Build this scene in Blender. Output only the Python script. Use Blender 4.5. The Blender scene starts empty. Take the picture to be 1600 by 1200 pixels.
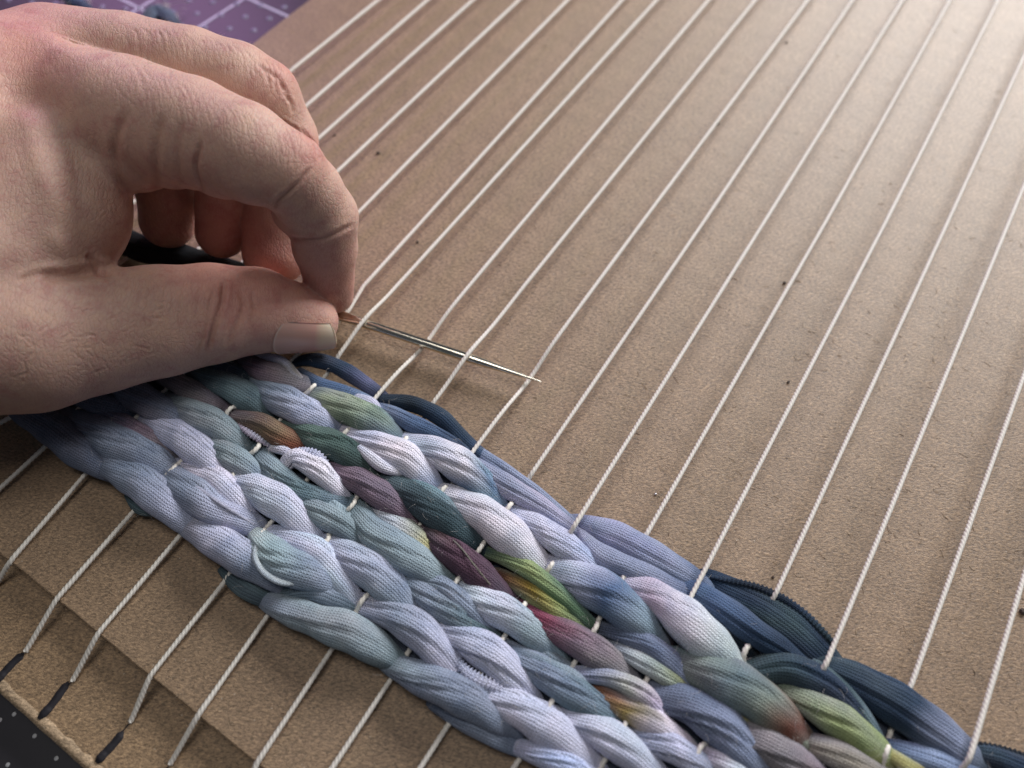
import bpy, math, random
import numpy as np
from mathutils import Vector

# 1 unit = 1 cm.  Board surface is z = 0, the loom's warp runs along V, its rows along U.
# ------------------------------------------------------------------ camera
S = bpy.context.scene
F = 1155.0; TH = math.radians(60.1); H = 15.6
RT = np.array([1, 0, 0.]); FW = np.array([0, math.cos(TH), -math.sin(TH)]); UP = np.array([0, math.sin(TH), math.cos(TH)])
CAM = np.array([0, 0, H])
cam = bpy.data.cameras.new('camera'); camo = bpy.data.objects.new('camera', cam); S.collection.objects.link(camo)
camo.location = (0, 0, H); camo.rotation_euler = (math.pi / 2 - TH, 0, 0)
cam.sensor_width = 36; cam.lens = 36 * F / 1600; cam.clip_start = 0.1; cam.clip_end = 500
cam.dof.use_dof = True; cam.dof.focus_distance = 16.2; cam.dof.aperture_fstop = 0.095
S.camera = camo

# ------------------------------------------------------------------ light
W = bpy.data.worlds.new('World'); S.world = W; W.use_nodes = True
W.node_tree.nodes['Background'].inputs[0].default_value = (0.66, 0.74, 0.9, 1)
W.node_tree.nodes['Background'].inputs[1].default_value = 0.065

def area(name, loc, target, sx, sy, power, color):
    l = bpy.data.lights.new(name, 'AREA'); l.shape = 'RECTANGLE'; l.size = sx; l.size_y = sy; l.energy = power; l.color = color
    o = bpy.data.objects.new(name, l); S.collection.objects.link(o); o.location = loc
    o.rotation_euler = (Vector(target) - Vector(loc)).to_track_quat('-Z', 'Y').to_euler(); return o
area('window_light', (54, 70, 41), (0, 8, 0), 56, 38, 116000, (0.985, 0.99, 1.0))
area('overhead_fill', (-3, 15, 78), (-3, 14, 0), 36, 36, 15500, (1.0, 0.97, 0.92))  # unseen fill lamp, added overhead to brighten board and weave
area('purple_lamp', (-26, 52, 22), (-10, 14, 0), 16, 12, 4000, (0.90, 0.46, 1.0))
S.view_settings.view_transform = 'Standard'; S.view_settings.look = 'None'; S.view_settings.exposure = 0.0; S.view_settings.gamma = 1
S.cycles.max_bounces = 6

# ------------------------------------------------------------------ geometry helpers
az = math.radians(32.9)
U = np.array([math.cos(az), -math.sin(az), 0]); V = np.array([math.sin(az), math.cos(az), 0]); Z = np.array([0, 0, 1.])
def G(x, y, z=0.0):
    d = FW + RT * (x - 800) / F + UP * (600 - y) / F
    return CAM + d * ((z - H) / d[2])
def depth(x, y, z):
    d = FW + RT * (x - 800) / F + UP * (600 - y) / F
    return (z - H) / d[2]
def uvz(u, v, z=0.0): return U * u + V * v + Z * z
def proj(P):
    q = P - CAM; w = q @ FW
    return 800 + F * (q @ RT) / w, 600 - F * (q @ UP) / w
def mesh_obj(name, verts, faces, mat, parent=None, smooth=True, uv=None, col=None):
    me = bpy.data.meshes.new(name)
    verts = np.asarray(verts, dtype=np.float32)
    if isinstance(faces, np.ndarray):
        n = len(faces); k = faces.shape[1]
        me.vertices.add(len(verts)); me.vertices.foreach_set('co', verts.ravel())
        me.loops.add(n * k); me.loops.foreach_set('vertex_index', faces.astype(np.int32).ravel())
        me.polygons.add(n); me.polygons.foreach_set('loop_start', np.arange(0, n * k, k, dtype=np.int32))
        me.update(calc_edges=True)
    else:
        me.from_pydata([tuple(map(float, v)) for v in verts], [], [tuple(map(int, f)) for f in faces])
    if smooth: me.polygons.foreach_set('use_smooth', np.ones(len(me.polygons), dtype=bool))
    idx = np.empty(len(me.loops), dtype=np.int32); me.loops.foreach_get('vertex_index', idx)
    if uv is not None:
        l = me.uv_layers.new(name='UVMap'); l.data.foreach_set('uv', np.asarray(uv, dtype=np.float32)[idx].ravel())
    if col is not None:
        a = me.color_attributes.new('dye', 'FLOAT_COLOR', 'POINT')
        c = np.ones((len(verts), 4), dtype=np.float32); c[:, :3] = col; a.data.foreach_set('color', c.ravel())
    me.materials.append(mat); me.validate(); me.update()
    o = bpy.data.objects.new(name, me); S.collection.objects.link(o)
    if parent: o.parent = parent
    return o
def empty(name, loc=(0, 0, 0)):
    o = bpy.data.objects.new(name, None); S.collection.objects.link(o); o.location = loc; o.empty_display_size = .5; return o
def tag(o, label=None, cat=None, group=None, kind=None):
    if label: o['label'] = label
    if cat: o['category'] = cat
    if group: o['group'] = group
    if kind: o['kind'] = kind
    return o
def child(o, p):
    o.parent = p; o.matrix_parent_inverse = p.matrix_basis.inverted(); return o
def spline(P, n):
    """Catmull-Rom through rows of P, n samples by arc parameter."""
    P = np.asarray(P, float)
    if len(P) == 2: t = np.linspace(0, 1, n)[:, None]; return P[0] * (1 - t) + P[1] * t
    Q = np.vstack([2 * P[0] - P[1], P, 2 * P[-1] - P[-2]])
    L = np.r_[0, np.cumsum(np.linalg.norm(np.diff(P[:, :2], axis=0), axis=1))]
    out = []
    for s in np.linspace(0, L[-1], n):
        i = min(max(np.searchsorted(L, s) - 1, 0), len(P) - 2); t = (s - L[i]) / max(L[i + 1] - L[i], 1e-9)
        a, b, c, d = Q[i:i + 4]
        out.append(.5 * ((2 * b) + (c - a) * t + (2 * a - 5 * b + 4 * c - d) * t * t + (3 * b - a - 3 * c + d) * t ** 3))
    return np.array(out)

# ------------------------------------------------------------------ material helpers
def new_mat(name):
    m = bpy.data.materials.new(name); m.use_nodes = True; nt = m.node_tree; return m, nt, nt.nodes['Principled BSDF']
def N(nt, t, **k):
    n = nt.nodes.new(t)
    for a, b in k.items():
        if a.startswith('i_'): n.inputs[int(a[2:])].default_value = b
        else: setattr(n, a, b)
    return n
def math_(nt, op, a, b=None, c=None):
    n = nt.nodes.new('ShaderNodeMath'); n.operation = op
    for i, v in enumerate((a, b, c)):
        if v is None: continue
        if isinstance(v, (int, float)): n.inputs[i].default_value = v
        else: nt.links.new(v, n.inputs[i])
    return n.outputs[0]
def mix(nt, fac, a, b, mode='MIX'):
    n = nt.nodes.new('ShaderNodeMix'); n.data_type = 'RGBA'; n.blend_type = mode
    for i, v in ((0, fac), (6, a), (7, b)):
        if isinstance(v, (int, float)): n.inputs[i].default_value = v
        elif isinstance(v, tuple): n.inputs[i].default_value = (*v, 1)
        else: nt.links.new(v, n.inputs[i])
    return n.outputs[2]
def noise(nt, vec, scale, detail=4, rough=.6, scl=None, rot=None):
    if scl or rot:
        mp = N(nt, 'ShaderNodeMapping'); nt.links.new(vec, mp.inputs[0])
        if scl: mp.inputs[3].default_value = scl
        if rot: mp.inputs[2].default_value = rot
        vec = mp.outputs[0]
    n = N(nt, 'ShaderNodeTexNoise'); nt.links.new(vec, n.inputs[0]); n.inputs['Scale'].default_value = scale
    n.inputs['Detail'].default_value = detail; n.inputs['Roughness'].default_value = rough
    return n.outputs[0]
def ramp(nt, v, stops):
    r = N(nt, 'ShaderNodeValToRGB'); nt.links.new(v, r.inputs[0]); e = r.color_ramp.elements
    while len(e) < len(stops): e.new(.5)
    for q, (p, c) in zip(e, stops):
        q.position = p; q.color = (*c, 1) if isinstance(c, tuple) else (c, c, c, 1)
    return r.outputs[0]
def bump(nt, h, strength, dist, bs, prev=None):
    b = N(nt, 'ShaderNodeBump'); b.inputs['Strength'].default_value = strength; b.inputs['Distance'].default_value = dist
    nt.links.new(h, b.inputs['Height'])
    if prev is not None: nt.links.new(prev, b.inputs['Normal'])
    if bs is not None: nt.links.new(b.outputs[0], bs.inputs['Normal'])
    return b.outputs[0]

def kraft(name, base, rough=.5):
    m, nt, bs = new_mat(name); co = N(nt, 'ShaderNodeTexCoord').outputs['Object']
    big = noise(nt, co, .35, 3); fib = noise(nt, co, 24, 4, .78, scl=(.48, 1, 1), rot=(0, 0, .5)); fine = noise(nt, co, 44, 2, .7); fib2 = noise(nt, co, 15, 3, .75, scl=(.5, 1, 1), rot=(0, 0, -.6))
    c = mix(nt, big, tuple(x * .88 for x in base), tuple(x * 1.12 for x in base))
    c = mix(nt, 1.0, c, ramp(nt, fib, [(.36, .50), (.5, 1.0), (.64, 1.55)]), 'MULTIPLY'); c = mix(nt, 1.0, c, ramp(nt, fib2, [(.34, .74), (.5, 1.0), (.66, 1.25)]), 'MULTIPLY')
    c = mix(nt, 1.0, c, ramp(nt, fine, [(.3, .8), (.7, 1.2)]), 'MULTIPLY')
    sp = N(nt, 'ShaderNodeTexVoronoi'); nt.links.new(co, sp.inputs[0]); sp.inputs['Scale'].default_value = 2.6; sp.feature = 'F1'
    c = mix(nt, ramp(nt, sp.outputs[0], [(.0, .75), (.05, .55), (.075, 0.)]), c, tuple(x * .25 for x in base))
    sp = N(nt, 'ShaderNodeTexVoronoi'); nt.links.new(co, sp.inputs[0]); sp.inputs['Scale'].default_value = 3.7
    c = mix(nt, ramp(nt, sp.outputs[0], [(.0, .8), (.04, .5), (.055, 0.)]), c, (.75, .66, .55))
    nt.links.new(c, bs.inputs['Base Color']); bs.inputs['Roughness'].default_value = rough; bs.inputs['Specular IOR Level'].default_value = .6
    bs.inputs['Coat Weight'].default_value = .16; bs.inputs['Coat Roughness'].default_value = .42
    c = mix(nt, 1.0, c, ramp(nt, noise(nt, co, 1.1, 5, .7), [(.3, .90), (.7, 1.10)]), 'MULTIPLY')
    wv = N(nt, 'ShaderNodeTexWave'); mp = N(nt, 'ShaderNodeMapping'); mp.inputs[2].default_value = (0, 0, az + math.pi / 2); nt.links.new(co, mp.inputs[0]); nt.links.new(mp.outputs[0], wv.inputs[0])
    wv.inputs['Scale'].default_value = .42; wv.inputs['Distortion'].default_value = .4; wv.inputs['Detail'].default_value = 1
    flute = bump(nt, wv.outputs['Fac'], .12, .03, None)
    c = mix(nt, 1.0, c, ramp(nt, wv.outputs['Fac'], [(0, .985), (1, 1.01)]), 'MULTIPLY'); nt.links.new(c, bs.inputs['Base Color'])
    h = math_(nt, 'ADD', math_(nt, 'MULTIPLY', fib, .8), math_(nt, 'ADD', math_(nt, 'MULTIPLY', fib2, .5), math_(nt, 'MULTIPLY', fine, .4)))
    bump(nt, h, .6, .035, bs, flute)
    return m
M_board = kraft('kraft_cardboard', (.285, .190, .115))
M_board_low = kraft('kraft_cardboard_lower', (.31, .203, .115))
M_edge = kraft('torn_cardboard_edge', (.42, .30, .19), .8)

def plain(name, c, rough=.6, spec=.4, metal=0, noise_amt=.2, nscale=8, bumpd=0):
    m, nt, bs = new_mat(name); co = N(nt, 'ShaderNodeTexCoord').outputs['Object']
    n = noise(nt, co, nscale, 4)
    nt.links.new(mix(nt, n, tuple(x * (1 - noise_amt) for x in c), tuple(min(1, x * (1 + noise_amt)) for x in c)), bs.inputs['Base Color'])
    bs.inputs['Roughness'].default_value = rough; bs.inputs['Specular IOR Level'].default_value = spec; bs.inputs['Metallic'].default_value = metal
    if bumpd: bump(nt, n, .5, bumpd, bs)
    return m
M_mat = plain('mat_vinyl', (.030, .027, .034), .42, .6, noise_amt=.15, nscale=3)
M_line = plain('mat_print', (.50, .48, .62), .4)
M_dot = plain('mat_dot', (.20, .19, .28), .2, .7)
M_dotl = plain('mat_dot_white', (.5, .5, .52), .5)
M_ink = plain('marker_ink', (.02, .018, .024), .7, noise_amt=.5, nscale=20)
M_crumb = plain('dark_crumb', (.075, .055, .045), .8)
M_bead = plain('glitter_fleck', (.7, .68, .7), .2, metal=.8)
M_cotton = plain('cotton_thread', (.86, .81, .74), .75, .25, noise_amt=.1, nscale=30, bumpd=.01)
M_needle, nt, bs = new_mat('needle_steel')
bs.inputs['Base Color'].default_value = (.86, .80, .68, 1); bs.inputs['Metallic'].default_value = 1; bs.inputs['Roughness'].default_value = .17
bump(nt, noise(nt, N(nt, 'ShaderNodeTexCoord').outputs['Object'], 40, 3, scl=(.1, 1, 1)), .15, .01, bs)

def knit(name, p=.049, q=.065):
    m, nt, bs = new_mat(name)
    uvn = N(nt, 'ShaderNodeUVMap'); sx = N(nt, 'ShaderNodeSeparateXYZ'); nt.links.new(uvn.outputs[0], sx.inputs[0])
    co = N(nt, 'ShaderNodeTexCoord').outputs['Object']
    wob = math_(nt, 'MULTIPLY', math_(nt, 'SUBTRACT', noise(nt, co, 3.5, 2), .5), .05)
    x = math_(nt, 'ADD', sx.outputs[0], wob); y = math_(nt, 'ADD', sx.outputs[1], wob)
    yy = math_(nt, 'DIVIDE', y, p)
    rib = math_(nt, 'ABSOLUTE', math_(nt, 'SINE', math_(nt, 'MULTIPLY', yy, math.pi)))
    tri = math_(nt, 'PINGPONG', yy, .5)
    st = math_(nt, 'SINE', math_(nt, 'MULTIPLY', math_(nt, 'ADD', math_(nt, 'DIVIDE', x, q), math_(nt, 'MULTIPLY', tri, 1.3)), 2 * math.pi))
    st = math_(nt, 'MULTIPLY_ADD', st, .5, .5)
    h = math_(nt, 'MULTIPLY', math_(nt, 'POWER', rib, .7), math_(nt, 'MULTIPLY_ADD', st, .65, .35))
    at = N(nt, 'ShaderNodeAttribute', attribute_name='dye')
    fz = noise(nt, co, 34, 3, .7)
    c = mix(nt, 1.0, at.outputs['Color'], ramp(nt, noise(nt, co, 2.2, 4), [(.25, (.74, .78, .84)), (.5, (1, 1, 1)), (.75, (1.22, 1.16, 1.14))]), 'MULTIPLY')
    c = mix(nt, 1.0, c, ramp(nt, h, [(0, .50), (.45, .98), (1, 1.15)]), 'MULTIPLY')  # cavity shade between the stitches, painted into the colour
    c = mix(nt, 1.0, c, ramp(nt, fz, [(.3, .8), (.7, 1.2)]), 'MULTIPLY')
    nt.links.new(c, bs.inputs['Base Color']); bs.inputs['Roughness'].default_value = .8; bs.inputs['Specular IOR Level'].default_value = .25
    bs.inputs['Sheen Weight'].default_value = .10; bs.inputs['Sheen Roughness'].default_value = .4
    b1 = bump(nt, h, .9, .022, None); bump(nt, noise(nt, co, 5, 3), .35, .05, bs, b1)
    return m
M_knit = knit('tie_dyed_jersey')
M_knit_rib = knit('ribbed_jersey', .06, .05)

# ------------------------------------------------------------------ table mat
def slab_poly(pts, z0, z1):
    n = len(pts); v = [(*p[:2], z1) for p in pts] + [(*p[:2], z0) for p in pts]
    f = [tuple(range(n)), tuple(range(2 * n - 1, n - 1, -1))] + [(i, i + n, (i + 1) % n + n, (i + 1) % n) for i in range(n)]
    return v, f
ZM = -.95
v, f = slab_poly([(-70, -30), (70, -30), (70, 90), (-70, 90)], ZM - .3, ZM)
root = empty('cutting_mat', (0, 0, ZM))
tag(root, 'dark cutting mat with pale grid lines and raised dots lying beneath the cardboard', 'cutting mat')
child(mesh_obj('mat_sheet', v, f, M_mat, smooth=False), root)
def strip(p, q, w, z, h, name, mat, par):
    p = np.array(p[:2]); q = np.array(q[:2]); d = (q - p) / np.linalg.norm(q - p); n = np.array([-d[1], d[0]]) * w / 2
    v, f = slab_poly([p - n, q - n, q + n, p + n], z, z + h)
    return child(mesh_obj(name, v, f, mat, smooth=False), par)
# pale lines: two families seen beyond the board's corner
a0, a1 = G(245, 27, ZM), G(318, -14, ZM)
b0, b1 = G(195, 0, ZM), G(232, 22, ZM)
da = (a1 - a0) / np.linalg.norm(a1 - a0); db = (b1 - b0) / np.linalg.norm(b1 - b0)
for (px, py) in ((230, 20), (345, 25), (240, 25)):
    pass
for (p0, q0) in (((190, 30), (245, -4)), ((315, 40), (378, 0)), ((180, -6), (235, 22)), ((388, -2), (450, 26))):
    P = G(*p0, ZM); Q = G(*q0, ZM); d = Q - P
    strip(P - d * .6, Q + d * 3, .10, ZM + .002, .012, 'grid_line', M_line, root)
def domes(cs, r, h, name, mat):
    vs = []; fs = []
    for c in cs:
        b = len(vs)
        for ring, (rr, hh) in enumerate(((1, 0), (.75, .7), (.35, 1))):
            for k in range(8): vs.append((c[0] + r * rr * math.cos(k * math.pi / 4), c[1] + r * rr * math.sin(k * math.pi / 4), ZM + .001 + h * hh))
        for ring in range(2):
            for k in range(8): fs.append((b + ring * 8 + k, b + ring * 8 + (k + 1) % 8, b + ring * 8 + 8 + (k + 1) % 8, b + ring * 8 + 8 + k))
        fs.append(tuple(b + 16 + k for k in range(8)))
    return child(mesh_obj(name, vs, fs, mat), root)
cs = []
o0 = uvz(-40, -8)
for i in range(90):
    for j in range(60):
        p = o0 + U * i * .8 + V * (j * .8 + (i % 2) * .4)
        if -24 < p[0] < -2 and 12 < p[1] < 38 and (p @ U) < -18.9: cs.append(p)
tag(domes(cs, .12, .035, 'raised_dot', M_dot), kind='stuff')
cs = [G(x, y, ZM) for x, y in ((22, 1116), (54, 1150), (88, 1185), (0, 1125), (12, 1195), (-30, 1150))]
for p in cs: domes([p], .045, .012, 'white_dot', M_dotl)

# ------------------------------------------------------------------ cardboard loom
loom = empty('cardboard_loom', tuple(uvz(-5, 10, 0)))
tag(loom, 'brown kraft cardboard loom board strung with cream cotton warp', 'cardboard loom')
rnd = random.Random(4)
def sheet(u0, u1, v0, v1, z0, z1, wob, step=.5):
    pts = []
    def edge(a, b):
        n = max(2, int(np.linalg.norm(np.array(b) - np.array(a)) / step))
        for i in range(n):
            t = i / n; p = np.array(a) * (1 - t) + np.array(b) * t + np.array([rnd.uniform(-wob, wob), rnd.uniform(-wob, wob)]); pts.append(uvz(*p))
    edge((u0, v0), (u1, v0)); edge((u1, v0), (u1, v1)); edge((u1, v1), (u0, v1)); edge((u0, v1), (u0, v0))
    return slab_poly(pts, z0, z1)
v, f = sheet(-19.15, 26, -1.98, 42, -.40, 0, .012)
top = child(mesh_obj('top_sheet', v, f, M_board, smooth=False), loom); top['label'] = 'upper kraft board under the warp with a straight cut front edge'
m = top.modifiers.new('bevel', 'BEVEL'); m.width = .03; m.segments = 2; m.limit_method = 'ANGLE'; m.angle_limit = math.radians(60)
ZL = -.42
v, f = sheet(-19.15, 26, -3.86, 42, ZL - .42, ZL, .015)
low = child(mesh_obj('bottom_sheet', v, f, M_board_low, smooth=False), loom); low['label'] = 'lower kraft board stepping out in front, marked with black ink'
# rough pale rim along the front edge
n = 260; vs = []; fs = []
for i in range(n):
    u = -19.1 + i * .175
    for (dv, dz) in ((-.02, -.42), (-.05 + rnd.uniform(-.01, .01), -.2), (-.05, -.02), (.03, .022), (.14 + rnd.uniform(-.05, .03), .012), (.20, -.03)):
        vs.append(uvz(u, -3.86 + dv + rnd.uniform(-.006, .006), ZL + dz + rnd.uniform(-.004, .004)))
for i in range(n - 1):
    for k in range(5):
        fs.append((i * 6 + k, i * 6 + k + 1, i * 6 + k + 7, i * 6 + k + 6))
child(mesh_obj('front_edge', vs, fs, M_edge), loom)['label'] = 'worn pale cut edge of the lower board'

# ------------------------------------------------------------------ warp threads
def sweep_thread(P, R=.053, plies=3, lay=.30, seg=18, step=.035):
    P = np.asarray(P); L = np.r_[0, np.cumsum(np.linalg.norm(np.diff(P, axis=0), axis=1))]
    n = int(L[-1] / step); s = np.linspace(0, L[-1], n)
    C = np.stack([np.interp(s, L, P[:, k]) for k in range(3)], 1)
    T = np.gradient(C, axis=0); T /= np.linalg.norm(T, axis=1)[:, None]
    A = np.cross(T, [0, 0, 1.]); A /= np.linalg.norm(A, axis=1)[:, None]; B = np.cross(A, T)
    th = np.linspace(0, 2 * np.pi, seg, endpoint=False)[None, :]
    jit = 1 + .07 * np.sin(s * 3.1 + P[0, 0]) * np.sin(s * 1.3)
    r = R * jit[:, None] * (.60 + .46 * np.abs(np.cos(plies / 2 * (th - 2 * np.pi * s[:, None] / lay))))
    X = C[:, None] + A[:, None] * (np.cos(th) * r)[..., None] + B[:, None] * (np.sin(th) * r)[..., None]
    i = np.arange(n - 1)[:, None] * seg; k = np.arange(seg)[None]; k2 = (k + 1) % seg
    Fc = np.stack([i + k, i + k2, i + seg + k2, i + seg + k], -1).reshape(-1, 4)
    return X.reshape(-1, 3), Fc
ZT = .24
# each: upper anchors (px), lower anchors (px), crosses over the topmost navy strand?
TH_ = [
 ([(591, 0), (456, 109)], None, 0), ([(668, 0), (479, 165)], None, 1), ([(739, 0), (497, 217)], [(22, 650), (0, 669)], 0),
 ([(811, 0), (526, 269)], [(75, 695), (0, 768)], 1), ([(887, 0), (560, 332)], [(157, 715), (22, 870), (-6, 915)], 0),
 ([(972, 0), (567, 448), (545, 485)], [(215, 793), (91, 933), (40, 1018)], 1),
 ([(1026, 0), (619, 448), (526, 560)], [(303, 812), (158, 984), (113, 1064)], 0),
 ([(1107, 0), (732, 448), (582, 627)], [(355, 905), (238, 1052), (204, 1128)], 1),
 ([(1180, 0), (818, 448), (674, 633)], [(448, 920), (309, 1118), (266, 1194)], 0),
 ([(1262, 0), (1001, 350), (731, 716)], [(522, 1010), (396, 1200)], 1),
 ([(1332, 0), (1097, 350), (828, 744)], [(633, 1028), (520, 1200)], 0),
 ([(1410, 0), (1192, 350), (896, 824)], [(706, 1124), (658, 1200)], 1),
 ([(1484, 0), (1288, 350), (1006, 842)], [(830, 1157), (803, 1200)], 0),
 ([(1559, 0), (1382, 350), (1075, 941)], None, 1), ([(1600, 86), (1479, 350), (1210, 932)], None, 0),
 ([(1600, 289), (1391, 796), (1289, 1041)], None, 1), ([(1540, 750), (1420, 1080)], None, 0), ([(1600, 900), (1514, 1187)], None, 1)]
def uv_of(p): return p @ U, p @ V
ordn = ['first', 'second', 'third', 'fourth', 'fifth', 'sixth', 'seventh', 'eighth', 'ninth', 'tenth']
def warp(ua, va_end, ub, kinkz, over, vtop=40, lower=None, needle=None, idx=0):
    """u at far end, u at weave's top edge, v there."""
    pts = []
    for v_ in np.linspace(vtop, va_end + .9, 40): 
        t = (v_ - va_end) / (vtop - va_end); pts.append(uvz(ub * (1 - t) + ua * t, v_, ZT))
    return pts
# needle line
NA = G(526, 491, .43); NB = G(847, 597, .40)
nu = lambda u: (u - NA @ U) / ((NB - NA) @ U)
BITS = [(133, 638), (268, 735), (358, 640), (487, 606), (400, 702), (540, 675), (631, 689), (692, 765), (361, 747), (550, 790), (405, 838), (510, 846), (567, 937), (795, 792), (750, 857), (712, 910),
        (860, 885), (670, 970), (815, 951), (781, 1005), (930, 982), (739, 1072), (860, 1100), (973, 904), (1165, 1015), (1124, 1103), (1092, 1172), (1247, 1145), (975, 1135), (1385, 1175)]
BITS = [uv_of(G(x, y, .57)) for x, y in BITS]
def build_warps():
    for i, (up_, lo, over) in enumerate(TH_):
        hid = i < 6
        zend = (.30 if hid else (.48 if i in (7, 9) else .70 if over else .42)); v_e = (G(*up_[-1], zend) @ V)
        zof = lambda v_: zend + (.30 - zend) * min(1, max(0, (v_ - v_e) / 24.))
        ua = []
        for x, y in up_:
            p = G(x, y, .3)
            for _ in range(3): p = G(x, y, zof(p @ V))
            ua.append((p @ U, p @ V, p[2]))
        s = (ua[-1][0] - ua[0][0]) / (ua[-1][1] - ua[0][1]) if len(ua) < 3 else (ua[1][0] - ua[0][0]) / (ua[1][1] - ua[0][1])
        knots = [(ua[0][0] + s * (40 - ua[0][1]), 40., .30)] + ua
        ue, ve = ua[-1][:2]
        if not hid:
            if over: knots += [(ue, ve - .10, zend - .03), (ue, ve - .22, .42)]
            else: knots += [(ue, ve - .15, .28)]
        if lo is None:
            vb = -3.2
            lowk = [(ue, .2, ZT), (ue, -1.98, .06)]
            end = (ue, -3.45, ZL + .05)
            knots_low = lowk + [end]
        else:
            L3 = [uv_of(G(x, y, ZT if k == 0 else (.07 if k == 1 and len(lo) > 1 else ZL + .05))) for k, (x, y) in enumerate(lo)]
            knots_low = [(L3[0][0], L3[0][1], .26)]
            if len(lo) >= 2:
                k1 = uv_of(G(*lo[1], .07)); sl = (k1[0] - L3[0][0]) / (k1[1] - L3[0][1])
                ku = L3[0][0] + sl * (-1.98 - L3[0][1]); knots_low.append((ku, -1.98, .065))
                if len(lo) == 3:
                    e = uv_of(G(*lo[2], ZL + .05)); knots_low.append((e[0], e[1], ZL + .04))
                else: knots_low.append((ku + .25, -3.1, ZL + .04))
        # inside the weave
        v0, u0 = knots[-1][1], knots[-1][0]; u1, v1 = knots_low[0][:2]
        mid = []
        if v0 - v1 > 1:
            for k, t in enumerate(np.linspace(0, 1, 14)[1:-1]): mid.append((u0 * (1 - t) + u1 * t, v0 * (1 - t) + v1 * t, (.24 if k < 2 else .41) if not hid or v1 + (v0 - v1) * (1 - t) < 5.5 else ZT))
        K = np.array(knots + mid + knots_low)
        K = K[np.argsort(-K[:, 1])]
        vv = np.linspace(K[0, 1], K[-1, 1], 700)
        uu = np.interp(-vv, -K[:, 1], K[:, 0]); zz = np.interp(-vv, -K[:, 1], K[:, 2])
        ker = np.hanning(9); ker /= ker.sum()
        zp = np.r_[[zz[0]] * 4, zz, [zz[-1]] * 4]; zz = np.convolve(zp, ker, 'valid')
        if not hid or i == 5:
            for bu, bv in BITS:
                j = np.argmin(abs(vv - bv))
                if abs(uu[j] - bu) < .5 and bv < knots[-1][1] - .3:
                    g = np.exp(-((vv - bv) / .16) ** 4); zz = zz * (1 - g) + .57 * g; uu = uu * (1 - g) + bu * g
        # deflection by the needle
        if 5 <= i <= 9:
            t = nu(uu); NP = (NA[None] + (NB - NA)[None] * t[:, None]) @ V
            on = (t > -.05) & (t < 1.02)
            sgn = {6: 1, 7: -1, 8: 1, 9: -1}.get(i, 0)
            NZ = NA[2] + (NB[2] - NA[2]) * t; g = np.exp(-((vv - NP) / .8) ** 2) * on
            zz = zz * (1 - g) + g * (NZ + sgn * .165) if sgn else zz
        P = U[None] * uu[:, None] + V[None] * vv[:, None] + Z[None] * zz[:, None]
        vs, fs = sweep_thread(P)
        o = mesh_obj('warp_thread', vs, fs, M_cotton)
        lab = {0: 'cream warp thread nearest the purple mat, at the far left corner of the board', 1: 'cream warp thread second from the purple mat, vanishing behind the knuckles',
               2: 'cream warp thread third from the purple mat, vanishing behind the bent middle finger', 3: 'cream warp thread meeting the forefinger just below its middle knuckle',
               4: 'cream warp thread meeting the forefinger at its outermost bend', 5: 'cream warp thread touching the forefinger tip above the needle',
               6: 'cream warp thread lying over the needle right beside the thumbnail', 7: 'cream warp thread passing under the middle of the needle',
               8: 'cream warp thread crossing over the needle nearer its point', 9: 'cream warp thread passing under the very point of the needle'}.get(i)
        if not lab: lab = 'cream warp thread, %s to the right of the needle point' % ordn[i - 10]
        tag(o, lab, 'thread', 'cotton warp threads strung along the board')
build_warps()

# marks in ink on the lower board
for (a, b) in (((37, 1020), (-8, 1066)), ((108, 1066), (62, 1124)), ((193, 1143), (152, 1192)), ((262, 1200), (225, 1262))):
    P = G(*a, ZL); Q = G(*b, ZL); d = (Q - P); L = np.linalg.norm(d); d /= L; nn = np.array([-d[1], d[0], 0]); vs = []; n = 26
    for k in range(n):
        t = k / (n - 1); w = .088 * (1 + .04 * math.sin(k * .7 + a[0])) * min(1, 6 * t + .25) * min(1, 5 * (1 - t) + .4)
        c = P + d * L * t + nn * .010 * math.sin(k * .25 + a[1])
        zz = ZL + .018 if t < .72 else ZL + .036
        vs += [(*(c - nn * w)[:2], zz - .03), (*(c - nn * w * .9)[:2], zz), (*(c + nn * w * .9)[:2], zz), (*(c + nn * w)[:2], zz - .03)]
    fs = [(k * 4 + j, k * 4 + j + 1, k * 4 + j + 5, k * 4 + j + 4) for k in range(n - 1) for j in range(3)]
    child(mesh_obj('ink_mark', vs, fs, M_ink), loom)
# small slit above each mark
for (x, y) in ((40, 1018), (113, 1064), (204, 1128), (266, 1194)):
    P = G(x, y, ZL); strip(P + V * .05, P - V * .38, .025, ZL + .001, .006, 'slit', M_ink, loom)

# ------------------------------------------------------------------ woven fabric
weave = empty('woven_band', tuple(uvz(-3, 3, 0)))
tag(weave, 'thick woven band of twisted tie dyed jersey strips in blue lavender green and plum', 'weaving')
C_ = dict(slate=(.16, .19, .27), dslate=(.075, .09, .135), bgrey=(.25, .31, .43), lav=(.50, .52, .72), llav=(.62, .62, .80), white=(.74, .70, .80), pwhite=(.72, .63, .73),
          teal=(.14, .21, .235), lteal=(.29, .39, .44), dteal=(.045, .08, .095), green=(.10, .16, .14), dgreen=(.05, .09, .085), olive=(.30, .36, .22), lime=(.33, .42, .12), yel=(.50, .45, .10),
          mauve=(.22, .15, .20), dmauve=(.11, .055, .085), brown=(.19, .12, .11), rust=(.20, .06, .03), plum=(.20, .05, .09), navy=(.018, .042, .085), dnavy=(.009, .018, .032),
          blue=(.085, .145, .27), lblue=(.28, .38, .60), peri=(.26, .31, .47), taupe=(.27, .24, .25), tan=(.32, .28, .20), mint=(.52, .60, .60), pink=(.58, .46, .62), gold=(.26, .18, .02))
rs = np.random.RandomState(7)
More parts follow.
